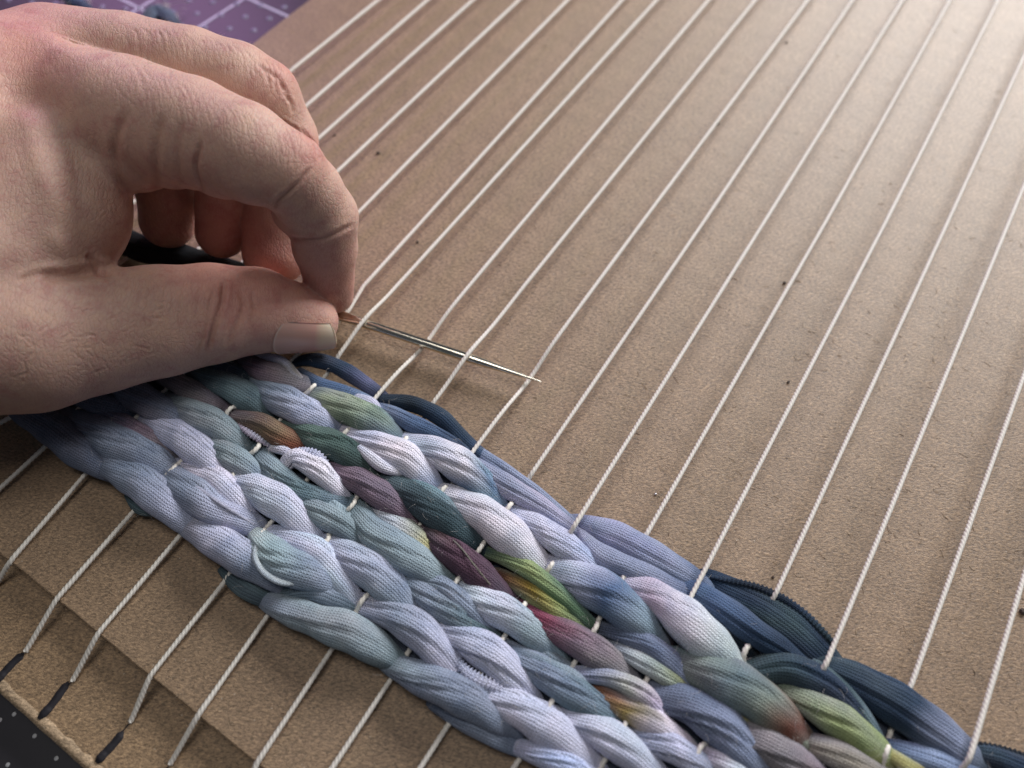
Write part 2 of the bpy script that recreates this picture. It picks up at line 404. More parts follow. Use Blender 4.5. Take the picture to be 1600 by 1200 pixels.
def hump(name, pts, cols, z=(.24, .52), hr=.72, folds=2, mat=None, ends=(.85, .85), pleat=.016, tail=None, tw=None, label=None, flat=1.0, nseg=46, nlen=64):
    px = np.array([(p[0], p[1], p[2]) for p in pts], float)
    tail = (1 if folds else 0) if tail is None else tail
    if folds: px[:, 2] *= .95
    ext = min(34., 1.1 * px[:, 2].max()) * tail
    if ext > 0:
        a_ = px[0] - px[1]; b_ = px[-1] - px[-2]; na = np.linalg.norm(a_[:2]); nb = np.linalg.norm(b_[:2])
        pa = px[0].copy(); pa[:2] += a_[:2] / na * ext; pa[2] = max(px[0, 2] * .55, 3); pb = px[-1].copy(); pb[:2] += b_[:2] / nb * ext; pb[2] = max(px[-1, 2] * .55, 3)
        px[0, 2] = max(px[0, 2], px[:, 2].max() * .66); px[-1, 2] = max(px[-1, 2], px[:, 2].max() * .66)
        px = np.vstack([pa, px, pb]); z = (max(z[0] - .12, .10), z[1])
    Q = spline(px, nlen); Q[:, 2] = np.maximum(Q[:, 2], 1); t = np.linspace(0, 1, nlen)
    # soften the ends of the width profile
    w = Q[:, 2].copy(); e0 = np.clip(t / .28, 0, 1); e1 = np.clip((1 - t) / .28, 0, 1)
    w *= (ends[0] + (1 - ends[0]) * np.sin(e0 * np.pi / 2)) * (ends[1] + (1 - ends[1]) * np.sin(e1 * np.pi / 2))
    arch = np.sin(np.pi * t) ** .8
    zc = z[0] + (z[1] - z[0]) * arch
    C = np.array([G(a, b, c) for a, b, c in zip(Q[:, 0], Q[:, 1], zc)])
    wd = np.array([ww / F * depth(a, b, c) for ww, a, b, c in zip(w, Q[:, 0], Q[:, 1], zc)])
    T = np.gradient(C, axis=0); T[:, 2] *= .5; T /= np.linalg.norm(T, axis=1)[:, None]
    A = np.cross(T, Z); A /= np.linalg.norm(A, axis=1)[:, None]; B = np.cross(A, T)
    th = np.linspace(0, 2 * np.pi, nseg, endpoint=False)
    s = np.r_[0, np.cumsum(np.linalg.norm(np.diff(C, axis=0), axis=1))]
    if mat is M_knit_rib and folds == 0 and px[:, 2].max() < 10: wd = wd * (1 + .22 * np.sin(s * 2 * np.pi / .085))
    tw = rs.uniform(.5, 1.2) if tw is None else tw
    ph = rs.uniform(0, 6.28)
    a = th[None] - tw * s[:, None]
    r = 1 + pleat * np.sin(5 * a + ph) + pleat * .35 * np.sin(9 * a + 2.1 * ph + .8 * s[:, None])
    r = r * (1 + .035 * np.sin(s[:, None] * 7 + 2 * th[None] + ph))
    for k in range(folds):
        f0 = rs.uniform(.25 * np.pi, .85 * np.pi) if k else rs.uniform(.35, .65) * np.pi
        dd = np.angle(np.exp(1j * (th[None] - (f0 + (tw * .8) * (s[:, None] - s[-1] / 2)))))
        env = np.clip(np.sin(np.pi * np.clip((t - rs.uniform(-.25, .15)) / rs.uniform(.8, 1.1), 0, 1)), 0, 1)[:, None]
        r = r - rs.uniform(.09, .25) * env * (np.exp(-(dd / .10) ** 2) - .35 * np.exp(-((dd - .24) / .16) ** 2))
    X = C[:, None] + A[:, None] * (np.cos(th)[None] * r * wd[:, None])[..., None] + B[:, None] * (np.sin(th)[None] * r * wd[:, None] * hr)[..., None] * flat
    X = X.reshape(-1, 3)
    i = np.arange(nlen - 1)[:, None] * nseg; k = np.arange(nseg)[None]; k2 = (k + 1) % nseg
    Fc = [tuple(q) for q in np.stack([i + k, i + nseg + k, i + nseg + k2, i + k2], -1).reshape(-1, 4)]
    Fc += [tuple(range(nseg)), tuple(range(nlen * nseg - 1, (nlen - 1) * nseg - 1, -1))]
    # dye
    cs = np.array([C_[c] if isinstance(c, str) else c for c in cols]); g_ = cs.mean(1, keepdims=True); cs = (g_ + (cs - g_) * np.where(g_ > .25, .78, .95)) * np.array([.99, 1.0, 1.03]) * np.where(g_ > .22, 1.14, 1.1); tc = np.linspace(0, 1, len(cs))
    tt = np.clip(t[:, None] + .05 * np.sin(3 * th[None] + ph) + .04 * np.cos(2 * th[None]), 0, 1)
    col = np.stack([np.interp(tt, tc, cs[:, j]) for j in range(3)], -1).reshape(-1, 3)
    alt = np.array(C_[('teal', 'lav', 'bgrey', 'lblue', 'pwhite', 'lav', 'lteal')[rs.randint(7)]]); g2 = cs.mean(); alt = alt / alt.mean() * g2
    mm = np.clip(.5 + .5 * np.sin(s[:, None] * rs.uniform(1.5, 3.2) + ph + 1.3 * np.sin(th[None] + ph)) * np.cos(1.5 * th[None] + 2 * ph), 0, 1) ** 2 * .42
    mm = mm.reshape(-1, 1); col = col * (1 - mm) + (alt[None] * rs.uniform(.75, 1.25)) * mm
    uv = np.stack([np.repeat(s[:, None], nseg, 1), np.abs((th[None] - np.pi / 2 - .25 * s[:, None] * tw) * np.maximum(wd.mean(), .12) * 1.0 + 0 * s[:, None] + 40)], -1).reshape(-1, 2)
    o = mesh_obj(name, X, Fc, mat or M_knit, uv=uv, col=col); child(o, weave)
    if label: o['label'] = label
    return o
H_ = [
 # bottom rows, left to right
 ([(20, 632, 18), (80, 668, 27), (125, 705, 27), (175, 738, 14)], ['dslate', 'slate', 'slate'], {}),
 ([(118, 655, 20), (165, 682, 30), (225, 712, 28), (268, 738, 14)], ['slate', 'bgrey', 'bgrey'], {}),
 ([(140, 638, 10), (190, 662, 17), (240, 688, 16), (276, 708, 8)], ['slate', 'mauve', 'taupe'], {}),
 ([(95, 605, 14), (150, 628, 19), (210, 648, 14)], ['dslate', 'slate', 'slate'], {}),
 ([(170, 595, 18), (225, 625, 26), (292, 665, 15)], ['slate', 'slate', 'bgrey'], {}),
 ([(232, 655, 17), (290, 688, 27), (330, 722, 24), (360, 748, 12)], ['lav', 'lav', 'llav', 'lav'], dict(label='pale lavender twist below the thumb')),
 ([(262, 625, 14), (312, 650, 24), (352, 673, 23), (382, 700, 12)], ['teal', 'lteal', 'lteal', 'teal'], {}),
 ([(240, 578, 12), (290, 605, 18), (350, 638, 10)], ['mauve', 'taupe', 'mauve'], {}),
 ([(160, 722, 14), (215, 750, 29), (262, 790, 27), (305, 824, 14)], ['slate', 'bgrey', 'lav', 'bgrey'], {}),
 ([(200, 772, 8), (222, 790, 14), (245, 802, 8)], ['dteal', 'teal'], dict(z=(.18, .26), folds=0, mat=1)),
 ([(262, 738, 16), (302, 772, 30), (345, 800, 26), (400, 822, 7)], ['bgrey', 'bgrey', 'lav', 'bgrey'], dict(z=(.24, .56))),
 ([(285, 728, 12), (335, 748, 22), (370, 782, 22), (396, 815, 10)], ['lav', 'llav', 'llav', 'lav'], {}),
 ([(310, 810, 8), (350, 826, 14), (395, 845, 8)], ['dslate', 'dslate'], dict(z=(.15, .25))),
 ([(292, 820, 16), (340, 846, 28), (385, 875, 28), (438, 912, 16)], ['bgrey', 'lav', 'bgrey', 'bgrey'], {}),
 ([(346, 888, 9), (385, 920, 16), (436, 948, 9)], ['dteal', 'teal', 'dteal'], dict(folds=0, z=(.18, .26), mat=1, label='dark ribbed raw edge under the front twist')),
 ([(402, 838, 8), (425, 868, 30), (465, 890, 30), (525, 915, 14)], ['mint', 'lteal', 'bgrey', 'bgrey'], dict(z=(.30, .62), ends=(.5, .3), label='pale blue grey twist with a raised curling raw edge')),
 ([(415, 832, 12), (470, 850, 22), (510, 878, 24), (560, 945, 10)], ['lav', 'lav', 'llav', 'lav'], {}),
 ([(445, 925, 12), (500, 922, 22), (560, 950, 12)], ['teal', 'bgrey', 'teal'], dict(mat=1, z=(.2, .42))),
 ([(430, 945, 12), (490, 968, 26), (550, 990, 32), (618, 1032, 16)], ['bgrey', 'lteal', 'lteal', 'teal'], {}),
 ([(508, 848, 14), (560, 878, 29), (605, 915, 30), (648, 968, 14)], ['lav', 'lav', 'bgrey', 'bgrey'], {}),
 ([(565, 942, 14), (625, 965, 28), (672, 1002, 30), (720, 1066, 12)], ['lav', 'bgrey', 'lav', 'bgrey'], {}),
 ([(676, 978, 14), (735, 1002, 28), (785, 1038, 30), (832, 1092, 14)], ['lav', 'lav', 'llav', 'lav'], dict(label='lavender grey twist with a scalloped lower edge')),
 ([(615, 1040, 16), (680, 1068, 30), (735, 1095, 30), (800, 1140, 16)], ['lteal', 'bgrey', 'bgrey', 'slate'], {}),
 ([(685, 1105, 12), (750, 1138, 18), (825, 1178, 12)], ['slate', 'bgrey', 'slate'], dict(z=(.14, .3))),
 ([(700, 1012, 5), (732, 1052, 9), (775, 1074, 9), (812, 1088, 5)], ['lav', 'llav', 'llav'], dict(z=(.38, .6), folds=0, mat=1)),
 ([(742, 1076, 14), (800, 1102, 28), (862, 1140, 32), (928, 1196, 16)], ['lav', 'llav', 'llav', 'lav'], {}),
 ([(812, 1168, 12), (880, 1192, 22), (940, 1225, 14)], ['lav', 'lav', 'llav'], {}),
 ([(868, 1118, 14), (935, 1142, 28), (990, 1180, 28), (1040, 1225, 14)], ['lav', 'llav', 'lav'], {}),
 ([(985, 1145, 10), (1050, 1168, 24), (1120, 1215, 16)], ['bgrey', 'lav', 'bgrey'], {}),
 ([(1095, 1175, 8), (1140, 1196, 18), (1190, 1225, 12)], ['pink', 'white', 'lav'], {}),
 # second tier
 ([(322, 690, 12), (365, 716, 22), (412, 752, 13)], ['teal', 'lteal', 'bgrey'], {}),
 ([(360, 748, 14), (412, 770, 28), (455, 798, 29), (496, 845, 13)], ['lav', 'llav', 'llav', 'lav'], dict(label='pale lavender twist, smooth and rounded, in the second row')),
 ([(455, 782, 12), (512, 806, 24), (570, 848, 14)], ['teal', 'lteal', 'dteal'], dict(folds=3)),
 ([(402, 705, 14), (425, 732, 19), (460, 762, 19), (505, 782, 19), (552, 788, 10)], ['teal', 'lteal', 'teal', 'teal', 'dteal'], dict(z=(.26, .52))),
 ([(415, 698, 6), (440, 702, 9), (468, 710, 8)], ['pwhite', 'lav'], dict(folds=0)),
 ([(442, 728, 12), (462, 716, 17), (490, 728, 20), (512, 748, 18), (536, 772, 10)], ['white', 'white', 'white', 'llav'], dict(z=(.3, .6), label='white loop of jersey folded back on itself')),
 ([(458, 703, 5), (494, 710, 7), (517, 734, 5)], ['lav', 'llav'], dict(z=(.45, .66), folds=0, mat=1)),
 ([(552, 792, 12), (583, 832, 26), (635, 868, 30), (700, 912, 13)], ['teal', 'lteal', 'lteal', 'teal'], {}),
 ([(572, 795, 10), (612, 815, 18), (652, 842, 18), (700, 885, 8)], ['pwhite', 'mint', 'yel', 'lav'], dict(z=(.22, .46), label='pale blue twist with a small yellow stain')),
 ([(618, 896, 12), (672, 936, 22), (725, 972, 22), (785, 1010, 10)], ['teal', 'bgrey', 'teal', 'dteal'], dict(folds=3)),
 ([(640, 902, 6), (690, 915, 16), (730, 948, 16), (775, 998, 8)], ['lteal', 'bgrey', 'bgrey', 'slate'], dict(z=(.3, .56))),
 ([(712, 915, 14), (762, 942, 27), (815, 975, 27), (868, 1018, 18)], ['pwhite', 'llav', 'lteal', 'bgrey'], {}),
 ([(835, 1005, 10), (862, 1030, 13), (895, 1046, 8)], ['bgrey', 'lteal', 'bgrey'], dict(z=(.25, .4))),
 ([(785, 1012, 14), (850, 1052, 26), (910, 1092, 27), (975, 1135, 12)], ['bgrey', 'bgrey', 'teal', 'slate'], {}),
 ([(786, 1006, 5), (838, 1030, 8), (895, 1056, 10), (932, 1088, 5)], ['slate', 'lteal', 'bgrey'], dict(z=(.4, .6), folds=0)),
 ([(892, 1050, 8), (955, 1060, 15), (1005, 1085, 18), (1042, 1125, 9)], ['lav', 'peri', (.42, .44, .36), 'pink', 'lav'], dict(z=(.3, .58), label='lavender twist with faint olive bands')),
 ([(920, 1076, 10), (970, 1102, 20), (1025, 1132, 22), (1088, 1178, 10)], ['rust', (.32, .13, .03), 'gold', 'pwhite', 'pwhite', 'lav'], dict(label='twist dyed rust and ochre turning white')),
 ([(1020, 1082, 12), (1085, 1105, 32), (1138, 1145, 36), (1195, 1215, 18)], ['slate', 'slate', 'peri', 'bgrey'], {}),
 # third tier
 ([(300, 580, 10), (350, 600, 22), (388, 622, 24), (418, 648, 12)], ['dgreen', 'teal', 'teal', 'dgreen'], {}),
 ([(300, 568, 8), (350, 574, 14), (395, 594, 10)], ['dteal', 'dslate', 'dteal'], {}),
 ([(358, 650, 10), (402, 660, 18), (440, 682, 20), (488, 706, 10)], ['mauve', 'brown', (.22, .15, .09), 'rust', 'dmauve'], dict(label='short brown and rust red twist')),
 ([(366, 660, 3), (395, 680, 5), (425, 698, 4)], ['pink', 'pink'], dict(z=(.42, .58), folds=0, mat=1)),
 ([(375, 690, 8), (400, 702, 12), (428, 712, 6)], ['dteal', 'teal'], dict(z=(.1, .25))),
 ([(402, 600, 16), (440, 624, 27), (486, 650, 26), (524, 674, 10)], ['teal', 'bgrey', 'lav', 'blue'], {}),
 ([(478, 620, 5), (508, 640, 9), (522, 665, 7)], ['blue', 'navy', 'navy'], dict(z=(.3, .5), mat=1)),
 ([(450, 658, 12), (495, 684, 24), (545, 708, 25), (594, 745, 12)], ['green', 'green', 'dgreen', 'dgreen'], dict(label='dark green twist beside the brown one')),
 ([(516, 728, 12), (560, 750, 22), (602, 778, 23), (650, 815, 11)], ['mauve', 'mauve', 'mauve', 'dmauve'], dict(label='dusty mauve twist, upper of the two')),
 ([(598, 746, 12), (650, 778, 27), (702, 815, 27), (752, 860, 12)], ['teal', 'dteal', 'dteal', 'dnavy'], {}),
 ([(615, 748, 5), (665, 765, 11), (705, 795, 10), (735, 835, 6)], ['teal', (.16, .30, .36), 'teal'], dict(z=(.4, .62), folds=0)),
 ([(660, 820, 12), (700, 858, 24), (742, 892, 25), (802, 945, 12)], ['brown', 'dmauve', 'dmauve', 'dmauve'], dict(label='dark plum brown twist with a thin pale seam')),
 ([(675, 870, 8), (698, 890, 12), (720, 908, 8)], ['gold', 'dteal', 'teal'], dict(z=(.1, .22))),
 ([(755, 860, 10), (812, 882, 15), (862, 918, 15), (935, 985, 8)], ['dgreen', 'lime', (.13, .24, .12), 'green'], dict(z=(.3, .58), label='bright green twist')),
 ([(785, 898, 8), (822, 920, 16), (865, 950, 17), (920, 985, 8)], ['rust', 'gold', 'lime', 'green'], dict(z=(.28, .50), label='twist dyed from rust through yellow to green')),
 ([(816, 950, 12), (868, 982, 22), (925, 1016, 28), (982, 1056, 12)], ['plum', (.28, .05, .10), 'mauve', 'taupe', 'slate'], dict(label='wine red twist fading to grey')),
 ([(932, 980, 10), (1000, 1000, 17), (1045, 1030, 18), (1095, 1082, 10)], ['dslate', 'slate', 'peri', 'slate'], dict(folds=3)),
 ([(952, 1006, 8), (1000, 1032, 15), (1048, 1062, 15), (1088, 1088, 8)], ['slate', 'mint', 'olive', 'yel'], {}),
 ([(1062, 1030, 20), (1125, 1058, 38), (1188, 1095, 38), (1250, 1150, 18)], ['teal', (.24, .32, .27), 'teal', (.22, .26, .22), 'rust', 'tan'], dict(folds=1, z=(.28, .6), label='big grey green twist with a dark rust stain')),
 ([(1085, 1075, 5), (1125, 1106, 9), (1187, 1128, 9), (1250, 1155, 10), (1280, 1192, 6)], ['gold', 'yel', 'olive', 'tan'], dict(folds=0, z=(.34, .5))),
 ([(1140, 1138, 12), (1200, 1165, 30), (1290, 1225, 24)], ['taupe', 'taupe', 'mauve'], dict(folds=2)),
 ([(1255, 1158, 12), (1310, 1180, 24), (1390, 1225, 20)], ['tan', 'tan', 'taupe'], dict(folds=1)),
 # top tier
 ([(370, 560, 12), (415, 580, 20), (452, 594, 19), (488, 604, 10)], ['dslate', 'mauve', 'taupe', 'slate'], {}),
 ([(396, 554, 5), (438, 562, 7), (460, 582, 6), (476, 598, 4)], ['white', 'lav', 'tan', 'white'], dict(z=(.45, .66), folds=0, label='thin pale folded edge beside the thumbnail')),
 ([(490, 616, 12), (530, 634, 24), (580, 658, 26), (626, 692, 12)], ['slate', 'olive', (.24, .32, .22), 'teal', 'slate'], dict(label='olive green and grey twist')),
 ([(548, 616, 5), (580, 630, 9), (596, 652, 6)], ['lav', 'llav'], dict(z=(.35, .5), folds=0)),
 ([(542, 678, 12), (588, 696, 26), (638, 720, 28), (678, 760, 12)], ['pwhite', 'pwhite', 'white', 'lav'], dict(label='pinkish white twist with a sharp fold')),
 ([(545, 684, 4), (575, 710, 9), (600, 730, 10), (636, 742, 4)], ['white', 'white', 'white'], dict(z=(.45, .66), folds=0)),
 ([(634, 690, 12), (688, 708, 26), (732, 738, 29), (776, 782, 11)], ['lav', 'lav', 'white', 'blue', 'lblue'], {}),
 ([(690, 772, 14), (748, 800, 30), (798, 838, 32), (848, 890, 14)], ['white', 'pwhite', 'white', 'white'], dict(folds=1, label='large white twist in the upper row')),
 ([(798, 800, 12), (850, 830, 22), (895, 862, 23), (945, 902, 12)], ['lav', 'llav', 'lav', 'bgrey'], {}),
 ([(790, 790, 6), (830, 800, 11), (868, 820, 9), (905, 850, 6)], ['pwhite', 'lav', 'white'], dict(z=(.2, .42), folds=1)),
 ([(858, 885, 18), (912, 908, 34), (970, 945, 36), (1025, 998, 14)], ['pink', 'lav', 'blue', 'bgrey', 'slate'], dict(folds=1, label='wide pinkish lavender twist with a dark blue cloud')),
 ([(965, 900, 5), (1000, 930, 10), (1030, 965, 12), (1045, 1005, 10)], ['lteal', 'green', 'dgreen', 'dmauve'], dict(z=(.2, .45))),
 ([(978, 910, 12), (1035, 938, 28), (1088, 985, 38), (1150, 1045, 16)], ['lav', 'pink', 'white', 'mint', 'mint'], dict(folds=1, z=(.3, .62), label='large pale pink and mint twist')),
 ([(1218, 1070, 18), (1285, 1108, 30), (1335, 1142, 28), (1392, 1192, 13)], ['green', 'olive', 'lime', 'lime', 'yel'], dict(folds=1, label='yellow green twist next to the dark teal folds')),
 ([(1370, 1165, 8), (1415, 1195, 13), (1460, 1222, 12)], ['yel', 'yel', 'gold'], dict(folds=0)),
 # dark edge strip along the top
 ([(452, 570, 9), (485, 562, 12), (525, 572, 13), (562, 594, 13), (605, 624, 10)], ['navy', 'navy', 'navy', (.12, .13, .24), 'navy'], dict(z=(.3, .42), folds=0, tw=.3, ends=(.7, .8), label='navy strip looping out beside the thumbnail')),
 ([(466, 578, 8), (500, 600, 11), (545, 614, 11), (590, 632, 9)], ['navy', 'blue', 'blue', 'lblue'], dict(z=(.3, .40), folds=0, ends=(.7, .8))),
 ([(585, 622, 9), (640, 630, 13), (688, 652, 14), (730, 692, 12), (770, 722, 10)], ['navy', 'dnavy', 'navy', 'navy', 'blue'], dict(z=(.3, .42), folds=0, tw=.3, ends=(.8, .8))),
 ([(590, 634, 10), (648, 664, 16), (704, 696, 17), (750, 730, 13)], ['lblue', 'blue', 'navy', 'blue'], dict(z=(.3, .44), folds=1, tw=.3, ends=(.7, .8))),
 ([(725, 690, 9), (795, 738, 11), (850, 778, 10), (905, 826, 8)], ['blue', 'peri', 'peri', 'peri'], dict(z=(.34, .42), folds=1, tw=.2, ends=(.8, .8))),
 ([(738, 720, 13), (780, 752, 20), (835, 785, 18), (900, 830, 12)], ['peri', 'peri', (.40, .40, .60), 'peri'], dict(z=(.3, .44), folds=1, tw=.3, ends=(.8, .8))),
 ([(905, 815, 12), (965, 838, 24), (1035, 876, 24), (1095, 912, 18)], ['peri', (.34, .36, .60), 'peri', 'blue'], dict(z=(.3, .46), hr=.6, folds=1, tw=.15, ends=(.6, .9), label='smooth periwinkle strip at the upper edge')),
 ([(902, 824, 9), (938, 866, 18), (995, 892, 18), (1085, 932, 16)], ['lav', 'peri', 'peri', 'blue'], dict(z=(.3, .52), folds=0, tw=.2, ends=(.6, .9))),
 ([(1070, 915, 18), (1125, 948, 24), (1180, 988, 24), (1250, 1032, 16)], ['blue', 'blue', 'navy', 'navy'], dict(z=(.36, .52), folds=1, tw=.2, ends=(.8, .6))),
 ([(1108, 905, 8), (1180, 940, 24), (1238, 978, 28), (1310, 1045, 20)], ['navy', 'navy', 'dteal', 'navy', 'dteal'], dict(z=(.2, .3), hr=.35, folds=1, tw=.05, mat=1, label='flat dark ribbed strip with a raw hem')),
 ([(1110, 901, 4), (1190, 920, 6), (1250, 953, 6), (1302, 1004, 6)], ['navy', 'dnavy', 'navy', 'dteal'], dict(z=(.3, .36), folds=0, ends=(.8, .8), mat=1)),
 ([(1078, 942, 12), (1122, 975, 22), (1175, 1025, 14)], ['dnavy', 'dnavy', 'dnavy'], dict(z=(.16, .35), folds=3)),
 ([(1155, 1052, 12), (1225, 1044, 26), (1278, 1065, 26), (1322, 1100, 22), (1372, 1160, 12)], ['dteal', 'dteal', 'navy', 'navy', 'dnavy'], dict(z=(.3, .52), folds=2, tw=.2)),
 ([(1280, 1040, 8), (1320, 1080, 13), (1352, 1122, 13), (1380, 1162, 7)], ['teal', 'dteal', 'teal', 'dteal'], dict(z=(.42, .5), folds=1, tw=.1, mat=1)),
 ([(1290, 1040, 16), (1375, 1085, 34), (1445, 1132, 36), (1530, 1192, 18)], ['dteal', 'navy', 'navy', 'peri', 'dteal'], dict(z=(.26, .42), hr=.65, folds=2, tw=.1, ends=(.6, .6), mat=1, label='broad navy strip with a periwinkle patch')),
 ([(1385, 1165, 8), (1450, 1186, 20), (1540, 1222, 16)], ['blue', 'lblue', 'navy'], dict(z=(.3, .42), tw=.1)),
 ([(1505, 1172, 10), (1560, 1185, 18), (1640, 1218, 18)], ['dteal', 'navy', 'dteal'], dict(z=(.22, .34), tw=.1, mat=1)),
 ([(1500, 1160, 4), (1560, 1170, 6), (1640, 1196, 6)], ['dnavy', 'dnavy'], dict(z=(.3, .34), folds=0, tw=.1, mat=1)),
]
for pts, cols, kw in H_:
    kw = dict(kw)
    if kw.get('mat') == 1:
        kw['mat'] = M_knit_rib
        if kw.get('folds') == 0: kw['nlen'] = 260
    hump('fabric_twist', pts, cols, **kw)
hump('folded_edge', [(426, 834, 3), (406, 846, 5), (399, 870, 5), (412, 894, 5), (440, 910, 5), (470, 910, 4), (500, 906, 3)], ['mint', (.62, .70, .72), 'mint'], z=(.5, .78), folds=0, ends=(.8, .6), label='thin pale curling edge of the raised flap')
hump('seam', [(706, 842, 1.2), (722, 858, 1.4), (742, 884, 1.4), (768, 916, 1.2)], ['tan', 'tan'], z=(.62, .80), folds=0, ends=(1, 1), nseg=10)
hump('folded_edge', [(268, 748, 2), (300, 758, 3), (350, 790, 3), (398, 820, 2)], ['lav', 'llav'], z=(.5, .80), folds=0, ends=(.8, .8))
# thin pale seam on the plum twist
# backing sheet below the twists, coloured dark to give the gaps their shade
outl = [(20, 625), (70, 680), (170, 735), (290, 828), (430, 940), (560, 1010), (700, 1110), (830, 1180), (930, 1260), (1560, 1290), (1620, 1240), (1500, 1180), (1400, 1110), (1300, 1050), (1190, 960), (1080, 925), (960, 860), (880, 820), (770, 745), (690, 690), (590, 640), (490, 600), (440, 570), (300, 545), (100, 580)]
pp = np.array([G(x, y, .2) for x, y in outl]); ctr = pp.mean(0)
us = np.array([p @ U for p in pp]); vs_ = np.array([p @ V for p in pp])
def inside(u, v):
    c = False; n = len(us); j = n - 1
    for i in range(n):
        if (vs_[i] > v) != (vs_[j] > v) and u < (us[j] - us[i]) * (v - vs_[i]) / (vs_[j] - vs_[i]) + us[i]: c = not c
        j = i
    return c
gs = .12; gu = np.arange(us.min(), us.max(), gs); gv = np.arange(vs_.min(), vs_.max(), gs); ids = {}; vv = []; ff = []
for a, u in enumerate(gu):
    for b, v in enumerate(gv):
        if inside(u, v): ids[a, b] = len(vv); vv.append(uvz(u, v, .19 + .05 * math.sin(u * 4.4 + v * 3) * math.sin(v * 7.5)))
for (a, b), i in ids.items():
    q = [(a, b), (a + 1, b), (a + 1, b + 1), (a, b + 1)]
    if all(k in ids for k in q): ff.append([ids[k] for k in q])
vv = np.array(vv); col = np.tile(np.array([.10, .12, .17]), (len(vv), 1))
o = child(mesh_obj('gap_shade_backing', vv, ff, M_knit, uv=np.stack([vv @ U, vv @ V], 1), col=col), weave); o['label'] = 'backing fabric under the visible twists, coloured dark for the shade in the gaps'
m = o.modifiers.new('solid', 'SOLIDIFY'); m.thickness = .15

# black strip passing beneath the hand
BK = dict(C_)
def loose(name, pts, cols, label, cat, **kw):
    o = hump(name, pts, cols, **kw); o.parent = None; o.matrix_parent_inverse.identity(); return tag(o, label, cat)
loose('fabric_strip', [(150, 350, 16), (205, 382, 24), (280, 402, 24), (370, 428, 22), (430, 455, 16)], [(.012, .012, .016)] * 3, 'black jersey strip lying in the hollow between thumb and curled fingers', 'fabric strip', z=(.35, .45), folds=1, tw=.1)
loose('fabric_scrap', [(228, 34, 8), (240, 18, 12), (258, 24, 14), (276, 42, 8)], [(.03, .03, .04), (.12, .16, .24), (.03, .03, .04)], 'small frayed dark blue scrap on the purple mat above the hand', 'fabric scrap', z=(ZM + .1, ZM + .25), folds=2)
loose('fabric_scrap', [(92, -8, 8), (112, 0, 12), (135, 12, 6)], [(.03, .06, .12), (.08, .14, .24), (.03, .05, .1)], 'blue grey scrap poking out at the top behind the wrist', 'fabric scrap', z=(ZM + .1, ZM + .3), folds=1)

# loose fibres: fuzz on the fabric, paper fibres on the board
def fibres(name, spots, mat, par, r=.0045, lift=.05, ln=.28, seed=3):
    q = random.Random(seed); vs = []; fs = []
    for p in spots:
        a = q.uniform(0, 6.283); k = q.uniform(-2, 2); L = ln * q.uniform(.4, 1.5); p = np.array(p, float); n = 6; h0 = lift * q.uniform(.2, 1.3)
        for i in range(n):
            t = i / (n - 1); c = p + np.array([0, 0, h0 * math.sin(math.pi * t) + r])
            for j in range(3):
                an = j * 2.094; side_ = np.array([-math.sin(a), math.cos(a), 0])
                vs.append(c + side_ * r * math.cos(an) + Z * r * math.sin(an))
            p = p + np.array([math.cos(a), math.sin(a), 0]) * L / n; a += k / n
        b_ = len(vs) - 3 * n
        for i in range(n - 1):
            for j in range(3): fs.append((b_ + i * 3 + j, b_ + i * 3 + (j + 1) % 3, b_ + i * 3 + 3 + (j + 1) % 3, b_ + i * 3 + 3 + j))
    o = mesh_obj(name, vs, fs, mat); child(o, par); return tag(o, kind='stuff')
fr = random.Random(21)
M_fib = plain('pale_fibre', (.62, .58, .56), .7); M_fibp = plain('paper_fibre', (.40, .31, .22), .7); M_fibd = plain('dark_paper_fibre', (.09, .055, .035), .7)
sp = []
for pts, cols, kw in H_:
    if max(sum(c) if not isinstance(c, str) else sum(C_[c]) for c in cols) < .3: continue
    for k in range(5):
        a_ = pts[fr.randrange(len(pts))]; sp.append(G(a_[0] + fr.uniform(-20, 20), a_[1] + fr.uniform(-16, 16), kw.get('z', (.24, .52))[1] + .30 * fr.uniform(.5, 1)))
fibres('fuzz', sp, M_fib, weave, r=.0018, lift=.05, ln=.20)
def board_spots(n):
    out = []
    while len(out) < n:
        x, y = fr.uniform(-60, 1660), fr.uniform(-40, 1240) ** 1.0; p = G(x, y, 0)
        if p @ U > -19 and p @ V > -1.9: out.append(p)
    return out
fibres('paper_fibre', board_spots(1500), M_fibp, loom, r=.0045, lift=.012, ln=.16, seed=5)
fibres('dark_paper_fibre', board_spots(160), M_fibd, loom, r=.0045, lift=.004, ln=.11, seed=6)
for o_, c_ in (('fabric_scrap', G(258, 16, ZM + .35)), ('fabric_scrap.001', G(112, 2, ZM + .3))):
    par_ = bpy.data.objects[o_]; fibres('frayed_thread', [c_ + np.array([fr.uniform(-.35, .35), fr.uniform(-.3, .35), fr.uniform(-.3, .1)]) for _ in range(26)], M_fib, par_, r=.010, lift=.12, ln=.5, seed=8)

